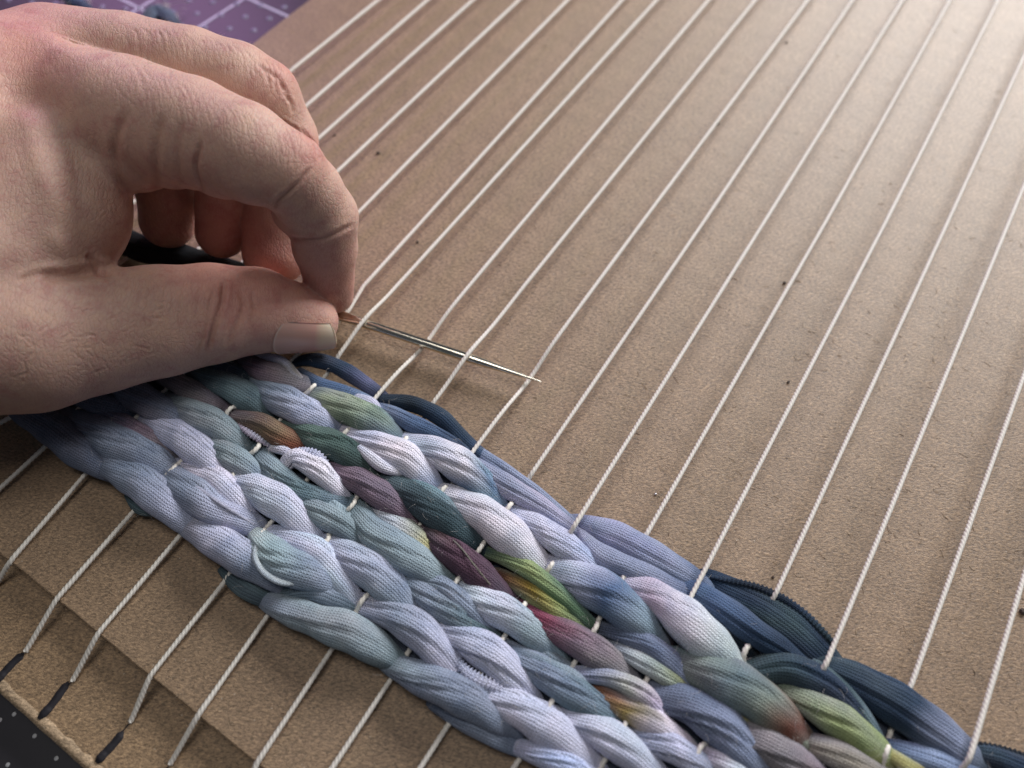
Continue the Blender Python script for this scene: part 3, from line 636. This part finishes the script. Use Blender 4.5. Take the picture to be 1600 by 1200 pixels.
# crumbs on the board
def crumb(x, y, r, mat, label, seed):
    rr = random.Random(seed); import bmesh
    r *= .75; bm = bmesh.new(); bmesh.ops.create_icosphere(bm, subdivisions=2, radius=r)
    for v in bm.verts: v.co *= rr.uniform(.7, 1.25); v.co.z *= .6
    me = bpy.data.meshes.new('crumb'); bm.to_mesh(me); bm.free(); me.materials.append(mat)
    o = bpy.data.objects.new('crumb', me); S.collection.objects.link(o); p = G(x, y, r * .5); o.location = tuple(p)
    return tag(o, label, 'crumb', 'crumbs on the board')
for i, (x, y, r, mt, l) in enumerate((
    (591, 239, .075, M_crumb, 'dark crumb right of the bent finger, larger of two there'), (523, 211, .05, M_crumb, 'small dark crumb close to the middle finger'),
    (652, 378, .055, M_crumb, 'dark crumb left of the forefinger tip thread, high above the needle'), (1122, 193, .06, M_crumb, 'dark crumb against a thread high on the board'),
    (1229, 66, .06, M_crumb, 'dark crumb near the top edge of the picture'), (1226, 442, .06, M_crumb, 'dark crumb touching a thread in the middle right'),
    (1024, 772, .045, M_bead, 'shiny silver fleck between two threads above the periwinkle strip'), (1208, 902, .045, M_crumb, 'dark crumb just above the dark ribbed strip'),
    (1598, 955, .09, M_crumb, 'grey crumb at the right edge beside the last thread'), (1232, 597, .05, M_crumb, 'dark crumb in the middle right below the pale sheen'))):
    crumb(x, y, r, mt, l, i)

# ------------------------------------------------------------------ needle
d = (NB - NA); NL = np.linalg.norm(d); d /= NL; NS = NA - d * 1.0; L = NL + 1.0
a = np.cross(d, Z); a /= np.linalg.norm(a); b = np.cross(a, d); n = 120; seg = 20; vs = []
for i in range(n):
    t = i / (n - 1); s = t * L
    rem = L - s
    r = .118 * min(1, (rem / 1.9) ** .7) + .003; ra, rb = r, r
    if s < 1.6: ra = r * (1 + .25 * math.sin(math.pi * s / 1.6)); rb = r * (1 - .25 * math.sin(math.pi * s / 1.6))
    for k in range(seg):
        th = 2 * math.pi * k / seg; g = 1.0
        if .25 < s < 1.75: g = 1 - .55 * math.exp(-((th - math.pi / 2) / .42) ** 2) * min(1, (s - .25) / .2) * min(1, (1.75 - s) / .4)
        vs.append(NS + d * s + a * ra * math.cos(th) * 1.0 + b * rb * g * math.sin(th))
fs = [(i * seg + k, i * seg + (k + 1) % seg, (i + 1) * seg + (k + 1) % seg, (i + 1) * seg + k) for i in range(n - 1) for k in range(seg)] + [tuple(range(seg))[::-1], tuple(range((n - 1) * seg, n * seg))]
o = mesh_obj('needle', vs, fs, M_needle); tag(o, 'long shiny steel tapestry needle slipped over and under the warp threads', 'needle')

# ------------------------------------------------------------------ hand
HZ = .05
def pt(x, y, z, r): 
    return (*G(x, y, z), r / F * depth(x, y, z))
def round_cone(P, a, b):
    pa, ra, pb, rb = np.array(a[:3], dtype=np.float32), a[3], np.array(b[:3], dtype=np.float32), b[3]
    ba = pb - pa; l2 = float(ba @ ba); rr = ra - rb
    if l2 < 1e-6: return np.sqrt(sum((P[i] - pa[i]) ** 2 for i in range(3))) - ra
    a2 = max(l2 - rr * rr, 1e-6); il2 = 1 / l2
    q = [P[i] - pa[i] for i in range(3)]
    y = q[0] * ba[0] + q[1] * ba[1] + q[2] * ba[2]; zz = y - l2
    x2 = sum((q[i] * l2 - ba[i] * y) ** 2 for i in range(3))
    y2 = y * y * l2; z2 = zz * zz * l2
    k = math.copysign(1, rr) * rr * rr * x2
    out = (np.sqrt(x2 * a2 * il2) + y * rr) * il2 - ra
    c1 = np.sign(zz) * a2 * z2 > k; out = np.where(c1, np.sqrt(x2 + z2) * il2 - rb, out)
    c2 = (~c1) & (np.sign(y) * a2 * y2 < k); out = np.where(c2, np.sqrt(x2 + y2) * il2 - ra, out)
    return out
def smin(a, b, k):
    h = np.clip(.5 + .5 * (b - a) / k, 0, 1); return b * (1 - h) + a * h - k * h * (1 - h)
thumb = [pt(-80, 536, 3.2, 120), pt(50, 532, 2.7, 112), pt(150, 518, 2.25, 96), pt(250, 502, 1.95, 86), pt(330, 490, 1.75, 77), pt(400, 485, 1.45, 66), pt(452, 494, 1.2, 53), pt(487, 502, 1.0, 41)]
index = [pt(90, 160, 4.1, 90), pt(200, 185, 4.5, 92), pt(300, 208, 4.8, 84), pt(380, 235, 4.9, 74), pt(448, 268, 4.65, 61), pt(478, 300, 4.0, 57), pt(503, 338, 3.3, 55), pt(508, 385, 2.4, 49), pt(514, 435, 1.4, 38), pt(525, 462, .9, 27)]
middle = [pt(90, 110, 4.0, 95), pt(200, 105, 4.2, 78), pt(300, 118, 4.3, 70), pt(370, 136, 4.2, 66), pt(408, 154, 4.0, 60), pt(440, 215, 3.1, 54), pt(446, 290, 2.3, 53), pt(436, 350, 1.6, 54), pt(430, 395, 1.2, 50)]
ring = [pt(60, 130, 3.3, 90), pt(200, 175, 3.3, 68), pt(310, 215, 3.1, 58), pt(350, 270, 2.6, 44), pt(350, 320, 1.9, 42), pt(346, 364, 1.35, 39)]
little = [pt(60, 170, 2.8, 80), pt(180, 215, 2.7, 60), pt(250, 260, 2.3, 50), pt(264, 305, 1.8, 45), pt(262, 345, 1.2, 42)]
palm = [[pt(-420, 330, 4.6, 200), pt(-150, 250, 4.2, 190), pt(30, 165, 4.0, 130)], [pt(-150, 420, 3.8, 170), pt(20, 420, 3.2, 120)], [pt(20, 400, 3.3, 110), pt(85, 330, 3.6, 100), pt(95, 260, 3.9, 98)], [pt(-700, 420, 5.4, 190), pt(-420, 330, 4.6, 200)]]
belly = [pt(216, 236, 4.25, 63), pt(268, 230, 4.4, 64), pt(352, 244, 4.65, 66), pt(396, 262, 4.75, 57), pt(486, 322, 3.55, 52), pt(470, 326, 3.3, 46)]
def chain(P, ch, k):
    D = None
    for i in range(len(ch) - 1):
        c = round_cone(P, ch[i], ch[i + 1]); D = c if D is None else smin(D, c, k)
    return D
def hand_sdf(P):
    D = None
    for ch in palm:
        for i in range(len(ch) - 1):
            c = round_cone(P, ch[i], ch[i + 1]); D = c if D is None else smin(D, c, .55)
    Fg = None
    for ch, k in ((thumb, .12), (index, .10), (middle, .12), (ring, .12), (little, .12)):
        c = chain(P, ch, k); Fg = c if Fg is None else smin(Fg, c, .07)
    for q in belly: Fg = smin(Fg, np.sqrt(sum((P[i] - np.float32(q[i])) ** 2 for i in range(3))) - q[3], .10)
    return smin(D, Fg, .34)
def surface_nets(D, org, h):
    nx, ny, nz = D.shape; ins = D < 0
    S8 = [ins[i:nx - 1 + i, j:ny - 1 + j, k:nz - 1 + k] for i in (0, 1) for j in (0, 1) for k in (0, 1)]
    cnt = sum(s.astype(np.int8) for s in S8); act = (cnt > 0) & (cnt < 8)
    ix = np.argwhere(act); vid = -np.ones(act.shape, dtype=np.int32); vid[act] = np.arange(len(ix))
    acc = np.zeros((len(ix), 3)); num = np.zeros(len(ix))
    cor = [(i, j, k) for i in (0, 1) for j in (0, 1) for k in (0, 1)]
    val = {c: D[ix[:, 0] + c[0], ix[:, 1] + c[1], ix[:, 2] + c[2]] for c in cor}
    for c in cor:
        for ax in range(3):
            if c[ax] == 0:
                c2 = list(c); c2[ax] = 1; c2 = tuple(c2); v0, v1 = val[c], val[c2]; m = (v0 < 0) != (v1 < 0)
                t = np.where(m, v0 / np.where(m, v0 - v1, 1), 0); p = np.tile(np.array(c, float), (len(ix), 1)); p[:, ax] = t
                acc += p * m[:, None]; num += m
    V_ = (ix + acc / num[:, None]) * h + org
    Q = []
    for ax in range(3):
        o1, o2 = [(1, 2), (2, 0), (0, 1)][ax]
        sl0 = [slice(1, -1)] * 3; sl1 = [slice(1, -1)] * 3; sl0[ax] = slice(0, -1); sl1[ax] = slice(1, None)
        A0, A1 = ins[tuple(sl0)], ins[tuple(sl1)]
        for flip, mm in ((False, A0 & ~A1), (True, ~A0 & A1)):
            e = np.argwhere(mm); e = e + np.array([0 if a_ == ax else 1 for a_ in range(3)])
            def at(d1, d2):
                q = e.copy(); q[:, o1] -= d1; q[:, o2] -= d2; return vid[q[:, 0], q[:, 1], q[:, 2]]
            quad = np.stack([at(1, 1), at(0, 1), at(0, 0), at(1, 0)], 1)
            if flip: quad = quad[:, ::-1]
            Q.append(quad)
    Q = np.vstack(Q); return V_, Q[(Q >= 0).all(1)]
allp = np.array(thumb + index + middle + ring + little + [p for ch in palm[:3] for p in ch[1 if ch[0][0] < -8 else 0:]])
lo = (allp[:, :3] - allp[:, 3:]).min(0) - .3; hi = (allp[:, :3] + allp[:, 3:]).max(0) + .3
lo[0] = max(lo[0], -15.0)
h = .05
ax_ = [np.arange(lo[i], hi[i], h, dtype=np.float32) for i in range(3)]
D = np.empty([len(q) for q in ax_], dtype=np.float32)
for i0 in range(0, len(ax_[0]), 40):
    P = np.meshgrid(ax_[0][i0:i0 + 40], ax_[1], ax_[2], indexing='ij', sparse=True); D[i0:i0 + 40] = hand_sdf(P)
D[0] = .5; D[:, 0] = .5; D[:, :, 0] = .5; D[:, :, -1] = .5; D[:, -1] = .5
HV, HQ = surface_nets(D, lo, h)
# refine once: split every quad into four, then relax
def refine(Vt, Qd):
    n = len(Vt); fc = Vt[Qd].mean(1); E = np.stack([Qd, np.roll(Qd, -1, 1)], -1).reshape(-1, 2); Es = np.sort(E, 1)
    key = Es[:, 0].astype(np.int64) * n + Es[:, 1]; uq, inv = np.unique(key, return_inverse=True)
    ev = np.stack([uq // n, uq % n], 1); mid = Vt[ev].mean(1)
    fs_ = np.zeros_like(mid); np.add.at(fs_, inv, np.repeat(fc, 4, 0)); c = np.bincount(inv); mid = (mid + fs_ / c[:, None]) / 2
    e = inv.reshape(-1, 4) + n; f0 = n + len(uq) + np.arange(len(Qd))
    # smooth the old vertices
    s_ = np.zeros_like(Vt); np.add.at(s_, ev[:, 0], Vt[ev[:, 1]]); np.add.at(s_, ev[:, 1], Vt[ev[:, 0]]); cc = np.bincount(ev.ravel(), minlength=n)
    V2 = Vt * .55 + (s_ / np.maximum(cc, 1)[:, None]) * .45
    return np.vstack([V2, mid, fc]), np.vstack([np.stack([Qd[:, k], e[:, k], f0, e[:, (k - 1) % 4]], 1) for k in range(4)])
HV, HQ = refine(HV, HQ)
def normals(Vt, Qd):
    nn = np.cross(Vt[Qd[:, 2]] - Vt[Qd[:, 0]], Vt[Qd[:, 3]] - Vt[Qd[:, 1]]); out = np.zeros_like(Vt)
    for k in range(4): np.add.at(out, Qd[:, k], nn)
    return out / np.maximum(np.linalg.norm(out, axis=1), 1e-9)[:, None]
HN = normals(HV, HQ)
if (HN * (HV - HV.mean(0))).sum(1).mean() < 0: HQ = HQ[:, ::-1]; HN = -HN
# skin folds and creases: real displacement of the surface
px, py = proj(HV); facing = np.clip(-(HN * ((HV - CAM) / np.linalg.norm(HV - CAM, axis=1)[:, None])).sum(1), 0, 1) ; HP = np.stack([px, py], 1)
zmask = np.where(HV[:, 2] > .2, 1, 0) * np.clip(facing * 3, 0, 1)
def seg_dist(P, line):
    d_ = np.full(len(P), 1e9); tt = np.zeros(len(P)); L_ = 0
    line = spline(np.array(line, float), max(8, len(line) * 5)); n_ = len(line) - 1
    for i in range(n_):
        a_, b_ = line[i], line[i + 1]; ab = b_ - a_; t = np.clip(((P - a_) @ ab) / (ab @ ab), 0, 1)
        q = np.linalg.norm(P - (a_ + t[:, None] * ab), axis=1); m_ = q < d_; d_[m_] = q[m_]; tt[m_] = (i + t[m_]) / n_
    return d_, tt
disp = np.zeros(len(HV)); crease = np.zeros(len(HV))
front = zmask
def cut(line, depth_, w, only=None, ridge=.25):
    line = np.array(line, float); m = (HP[:, 0] > line[:, 0].min() - 6 * w) & (HP[:, 0] < line[:, 0].max() + 6 * w) & (HP[:, 1] > line[:, 1].min() - 6 * w) & (HP[:, 1] < line[:, 1].max() + 6 * w)
    m &= front > 0
    if only is not None: m &= only
    idx = np.where(m)[0]
    if not len(idx): return
    d_, t = seg_dist(HP[idx], line); e = np.clip(np.minimum(t, 1 - t) * 7, 0, 1)
    g = np.exp(-(d_ / w) ** 2) - ridge * np.exp(-((d_ - 2 * w) / w) ** 2)
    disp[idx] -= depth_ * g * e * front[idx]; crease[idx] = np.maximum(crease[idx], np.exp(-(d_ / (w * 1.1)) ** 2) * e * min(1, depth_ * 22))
zz_ = HV[:, 2]
isthumb = (HV[:, 2] < 3.9) & (HP[:, 1] > 380); isidx = (HV[:, 2] > 1.0) & (HP[:, 1] < 480) & ~((HV[:, 2] < 3.0) & (HP[:, 0] < 458))
# thumb joint
cut([(350, 432), (347, 470), (333, 510), (322, 556)], .055, 4.5, isthumb)
cut([(372, 452), (380, 478), (370, 505), (352, 545)], .028, 4, isthumb)
cut([(334, 445), (326, 480), (318, 520), (308, 560)], .02, 3, isthumb)
cut([(392, 455), (396, 480), (388, 510)], .02, 3, isthumb)
for q, x0 in enumerate(range(215, 320, 13)):
    cut([(x0 + 6, 435 + (q % 3) * 8), (x0 + 2, 470), (x0 - 4, 505 + (q % 2) * 12)], .006 + .004 * (q % 2), 2.2, isthumb)
rl = random.Random(11)
for q in range(90):      # web of fine lines on the thumb base
    x0, y0 = rl.uniform(15, 250), rl.uniform(440, 595); an = rl.choice((.45, -.5, 1.2, -.1)) + rl.uniform(-.3, .3); l_ = rl.uniform(14, 32)
    cut([(x0, y0), (x0 + l_ * .5 * math.cos(an) + rl.uniform(-3, 3), y0 + l_ * .5 * math.sin(an)), (x0 + l_ * math.cos(an), y0 + l_ * math.sin(an))], rl.uniform(.004, .009), 1.9, isthumb)
# fold where the thumb leaves the palm
cut([(183, 428), (150, 424), (110, 430), (60, 436)], .10, 8); cut([(134, 398), (146, 410), (160, 422)], .05, 5); cut([(100, 425), (60, 428), (25, 440)], .03, 5)
# forefinger creases
cut([(322, 330), (314, 295), (306, 262), (310, 235), (314, 215)], .05, 4, isidx, .1); swell_later = 1; cut([(252, 175), (246, 215), (243, 260), (240, 320)], .035, 7, isidx); cut([(200, 170), (184, 205), (180, 250), (196, 310)], .045, 7, isidx)
cut([(284, 180), (277, 220), (280, 270), (270, 320)], .025, 6, isidx)
cut([(486, 260), (468, 284), (446, 304), (432, 316), (425, 330)], .035, 3.6, isidx); cut([(556, 348), (530, 362), (500, 373), (468, 374), (436, 368)], .035, 3.6, isidx)
for (x0, y0, an, l_) in ((462, 196, .9, 38), (474, 200, 1.1, 44), (484, 214, 1.2, 36), (450, 190, .8, 36), (493, 226, 1.4, 26), (438, 184, .75, 34)):
    cut([(x0 - 6, y0 - 2), (x0 + l_ * .5 * math.cos(an), y0 + l_ * .5 * math.sin(an)), (x0 + l_ * math.cos(an) * .8, y0 + l_ * math.sin(an))], .020, 2.4, isidx)
for q in range(80):      # cross lines along the forefinger's back
    t = q / 79; x0 = 205 + 240 * t; y0 = 118 + 100 * t + rl.uniform(-6, 6); l_ = rl.uniform(28, 60)
    cut([(x0, y0 - 18), (x0 + 12, y0 + 8), (x0 + 16, y0 + l_)], rl.uniform(.002, .0055), 2.0, isidx)
for q in range(60):      # and along the middle finger
    t = q / 59; x0 = 205 + 235 * t; y0 = 44 + 60 * t * t + rl.uniform(-4, 4); l_ = rl.uniform(22, 50)
    cut([(x0, y0), (x0 + 8, y0 + 12), (x0 + 10, y0 + l_)], rl.uniform(.004, .009), 2.0)
for (x0, y0) in ((430, 100), (441, 108), (450, 122), (456, 138), (418, 92)):
    cut([(x0 - 16, y0 + 6), (x0 - 2, y0 + 22), (x0 + 2, y0 + 40)], .022, 3)
for q in range(120):      # skin lines over the back of the hand
    x0, y0 = rl.uniform(20, 300), rl.uniform(30, 380); an = rl.gauss(1.25, .25); l_ = rl.uniform(20, 60)
    cut([(x0, y0), (x0 + l_ * .5 * math.cos(an) + rl.uniform(-4, 4), y0 + l_ * .5 * math.sin(an)), (x0 + l_ * math.cos(an), y0 + l_ * math.sin(an))], rl.uniform(.0015, .004), 2.2)
# broad tendons, knuckles and soft hollows
def swell(x, y, rx, ry, a_, amt, zmin=0):
    dx, dy = HP[:, 0] - x, HP[:, 1] - y; c, s_ = math.cos(a_), math.sin(a_); p_, q_ = dx * c + dy * s_, -dx * s_ + dy * c
    disp[:] += amt * np.exp(-(p_ / rx) ** 2 - (q_ / ry) ** 2) * front * (HV[:, 2] > zmin)
swell(85, 60, 50, 26, .5, .10); swell(120, 300, 60, 22, 1.35, -.10); swell(60, 250, 80, 18, 1.3, .06); swell(445, 112, 22, 18, .9, .05); swell(488, 225, 24, 20, .9, .05, 2.5)
swell(522, 400, 20, 40, 0, .03, 1); swell(90, 380, 26, 16, .9, .08); swell(40, 160, 60, 22, .2, -.06)
HV = HV + HN * disp[:, None]
# skin tint: redder knuckles and fingertips
tint = np.zeros(len(HV))
for (x, y, r_) in ((30, 60, 90), (515, 440, 55), (450, 110, 40), (490, 235, 35), (400, 440, 80), (330, 380, 90)):
    tint += np.exp(-((HP[:, 0] - x) ** 2 + (HP[:, 1] - y) ** 2) / r_ ** 2)
tint = np.clip(tint, 0, 1)[:, None]
base = np.array([.56, .365, .295]); red = np.array([.53, .245, .205])
colr = base * (1 - .75 * tint) + red * .75 * tint
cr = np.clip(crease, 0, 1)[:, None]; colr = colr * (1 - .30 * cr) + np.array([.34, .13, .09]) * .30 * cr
M_skin, nt, bs = new_mat('skin')
at = N(nt, 'ShaderNodeAttribute', attribute_name='dye'); co = N(nt, 'ShaderNodeTexCoord').outputs['Object']
c = mix(nt, 1.0, at.outputs['Color'], ramp(nt, noise(nt, co, 2.4, 6, .7), [(.32, (.88, .74, .78)), (.5, (1, 1, 1)), (.68, (1.08, 1.08, 1.02))]), 'MULTIPLY')
def cells(scale, scl, rot):
    mp = N(nt, 'ShaderNodeMapping'); mp.inputs[3].default_value = scl; mp.inputs[2].default_value = rot
    ad = N(nt, 'ShaderNodeVectorMath', operation='ADD'); nt.links.new(co, ad.inputs[0])
    nz = N(nt, 'ShaderNodeTexNoise'); nt.links.new(co, nz.inputs[0]); nz.inputs['Scale'].default_value = 4
    sc = N(nt, 'ShaderNodeVectorMath', operation='SCALE'); nt.links.new(nz.outputs[1], sc.inputs[0]); sc.inputs['Scale'].default_value = .12; nt.links.new(sc.outputs[0], ad.inputs[1])
    nt.links.new(ad.outputs[0], mp.inputs[0])
    vo = N(nt, 'ShaderNodeTexVoronoi', feature='DISTANCE_TO_EDGE'); nt.links.new(mp.outputs[0], vo.inputs[0]); vo.inputs['Scale'].default_value = scale
    return ramp(nt, vo.outputs[0], [(0, 0.), (.12, .7), (.4, 1.)])
v1 = cells(8, (1.7, .6, 1), (0, 0, .35)); v2 = cells(15, (1.5, .7, 1), (0, 0, -.5)); fine = noise(nt, co, 45, 3, .7)
c = mix(nt, 1.0, c, ramp(nt, v1, [(0, (.95, .91, .90)), (1, (1.01, 1.01, 1.01))]), 'MULTIPLY')
nt.links.new(c, bs.inputs['Base Color'])
hh = math_(nt, 'ADD', math_(nt, 'MULTIPLY', v1, .6), math_(nt, 'ADD', math_(nt, 'MULTIPLY', v2, .35), math_(nt, 'MULTIPLY', fine, .25)))
bump(nt, hh, .5, .020, bs)
bs.inputs['Roughness'].default_value = .52; bs.inputs['Specular IOR Level'].default_value = .35
bs.inputs['Subsurface Weight'].default_value = .25; bs.inputs['Subsurface Radius'].default_value = (1, .28, .14); bs.inputs['Subsurface Scale'].default_value = .25
person = empty('person', tuple(G(150, 350, 2)))
tag(person, 'pale hand pinching the needle between bent forefinger and thumb', 'person')
child(mesh_obj('hand', HV, np.ascontiguousarray(HQ), M_skin, col=colr), person)

# thumbnail
M_nail, nt, bs = new_mat('nail')
uvn = N(nt, 'ShaderNodeUVMap'); sx = N(nt, 'ShaderNodeSeparateXYZ'); nt.links.new(uvn.outputs[0], sx.inputs[0])
nt.links.new(ramp(nt, sx.outputs[0], [(0, (.62, .45, .38)), (.05, (.53, .33, .28)), (.64, (.56, .33, .28)), (.76, (.60, .46, .35)), (1, (.66, .57, .44))]), bs.inputs['Base Color'])
bs.inputs['Roughness'].default_value = .22; bs.inputs['Subsurface Weight'].default_value = .2; bs.inputs['Subsurface Scale'].default_value = .1
bump(nt, noise(nt, uvn.outputs[0], 14, 2, scl=(.2, 3, 1)), .12, .02, bs)
A0 = G(438, 498, 1.22); A1 = G(531, 512, .92); e1 = A1 - A0; LN = np.linalg.norm(e1); e1 /= LN
view = (CAM - A0); view /= np.linalg.norm(view); nrm = view - (view @ e1) * e1; nrm /= np.linalg.norm(nrm); side = np.cross(e1, nrm)
if side @ UP > 0: side = -side     # side points down the picture
ang = math.radians(47); NN = nrm * math.cos(ang) + side * math.sin(ang); SS = side * math.cos(ang) - nrm * math.sin(ang)
ni, nj = 34, 26; vs = []; uvs = []
for lay in (0, 1):
    for i in range(ni):
        s = i / (ni - 1)
        for j in range(nj):
            t = -1 + 2 * j / (nj - 1); half = math.radians(50) * (1 - .12 * (1 - s)); th = t * half
            R = (.878 - .28 * s) * (1 - .075 * t * t)
            # rounded cuticle and free edge
            ss = s * (LN - .20 * t * t * s) + (1 - s) * (.22 * t * t)
            q = A0 + e1 * ss + NN * (R * math.cos(th)) + SS * (R * math.sin(th)) - NN * (.06 * s ** 3)
            if lay: q = q - (NN * math.cos(th) + SS * math.sin(th)) * .045
            vs.append(q); uvs.append((s, (t + 1) / 2))
fs = []
for i in range(ni - 1):
    for j in range(nj - 1):
        k = i * nj + j; fs.append((k, k + nj, k + nj + 1, k + 1)); k += ni * nj; fs.append((k, k + 1, k + nj + 1, k + nj))
bd = [i * nj for i in range(ni)] + [(ni - 1) * nj + j for j in range(1, nj)] + [i * nj + nj - 1 for i in range(ni - 2, -1, -1)] + [j for j in range(nj - 2, 0, -1)]
for a_, b_ in zip(bd, bd[1:] + bd[:1]): fs.append((a_, b_, b_ + ni * nj, a_ + ni * nj))
o = child(mesh_obj('thumbnail', vs, fs, M_nail, uv=uvs), person); o['label'] = 'long smooth thumbnail with a pale free edge'
# short fine hairs along the backs of the fingers
sel = np.where((HP[:, 0] > 150) & (HP[:, 0] < 450) & (HP[:, 1] < 215) & (facing > .05) & (facing < .75) & (HV[:, 2] > 2.5))[0]
q = random.Random(9); vs = []; fs = []
for k in range(170):
    i = int(sel[q.randrange(len(sel))]); p = HV[i].copy(); d_ = HN[i] * .5 + RT * q.uniform(.4, 1.0) - UP * q.uniform(-.2, .5); d_ /= np.linalg.norm(d_); L_ = q.uniform(.10, .24); sd = np.cross(d_, HN[i]); sd /= np.linalg.norm(sd) + 1e-9
    b_ = len(vs)
    for j in range(4):
        t = j / 3; c_ = p + d_ * L_ * t - HN[i] * .04 * t * t; r_ = .0022 * (1 - .8 * t)
        for e in range(3): vs.append(c_ + sd * r_ * math.cos(e * 2.094) + HN[i] * r_ * math.sin(e * 2.094))
    for j in range(3):
        for e in range(3): fs.append((b_ + j * 3 + e, b_ + j * 3 + (e + 1) % 3, b_ + j * 3 + 3 + (e + 1) % 3, b_ + j * 3 + 3 + e))
tag(child(mesh_obj('fine_hair', vs, fs, plain('fine_hair', (.55, .42, .30), .5)), person), kind='stuff')
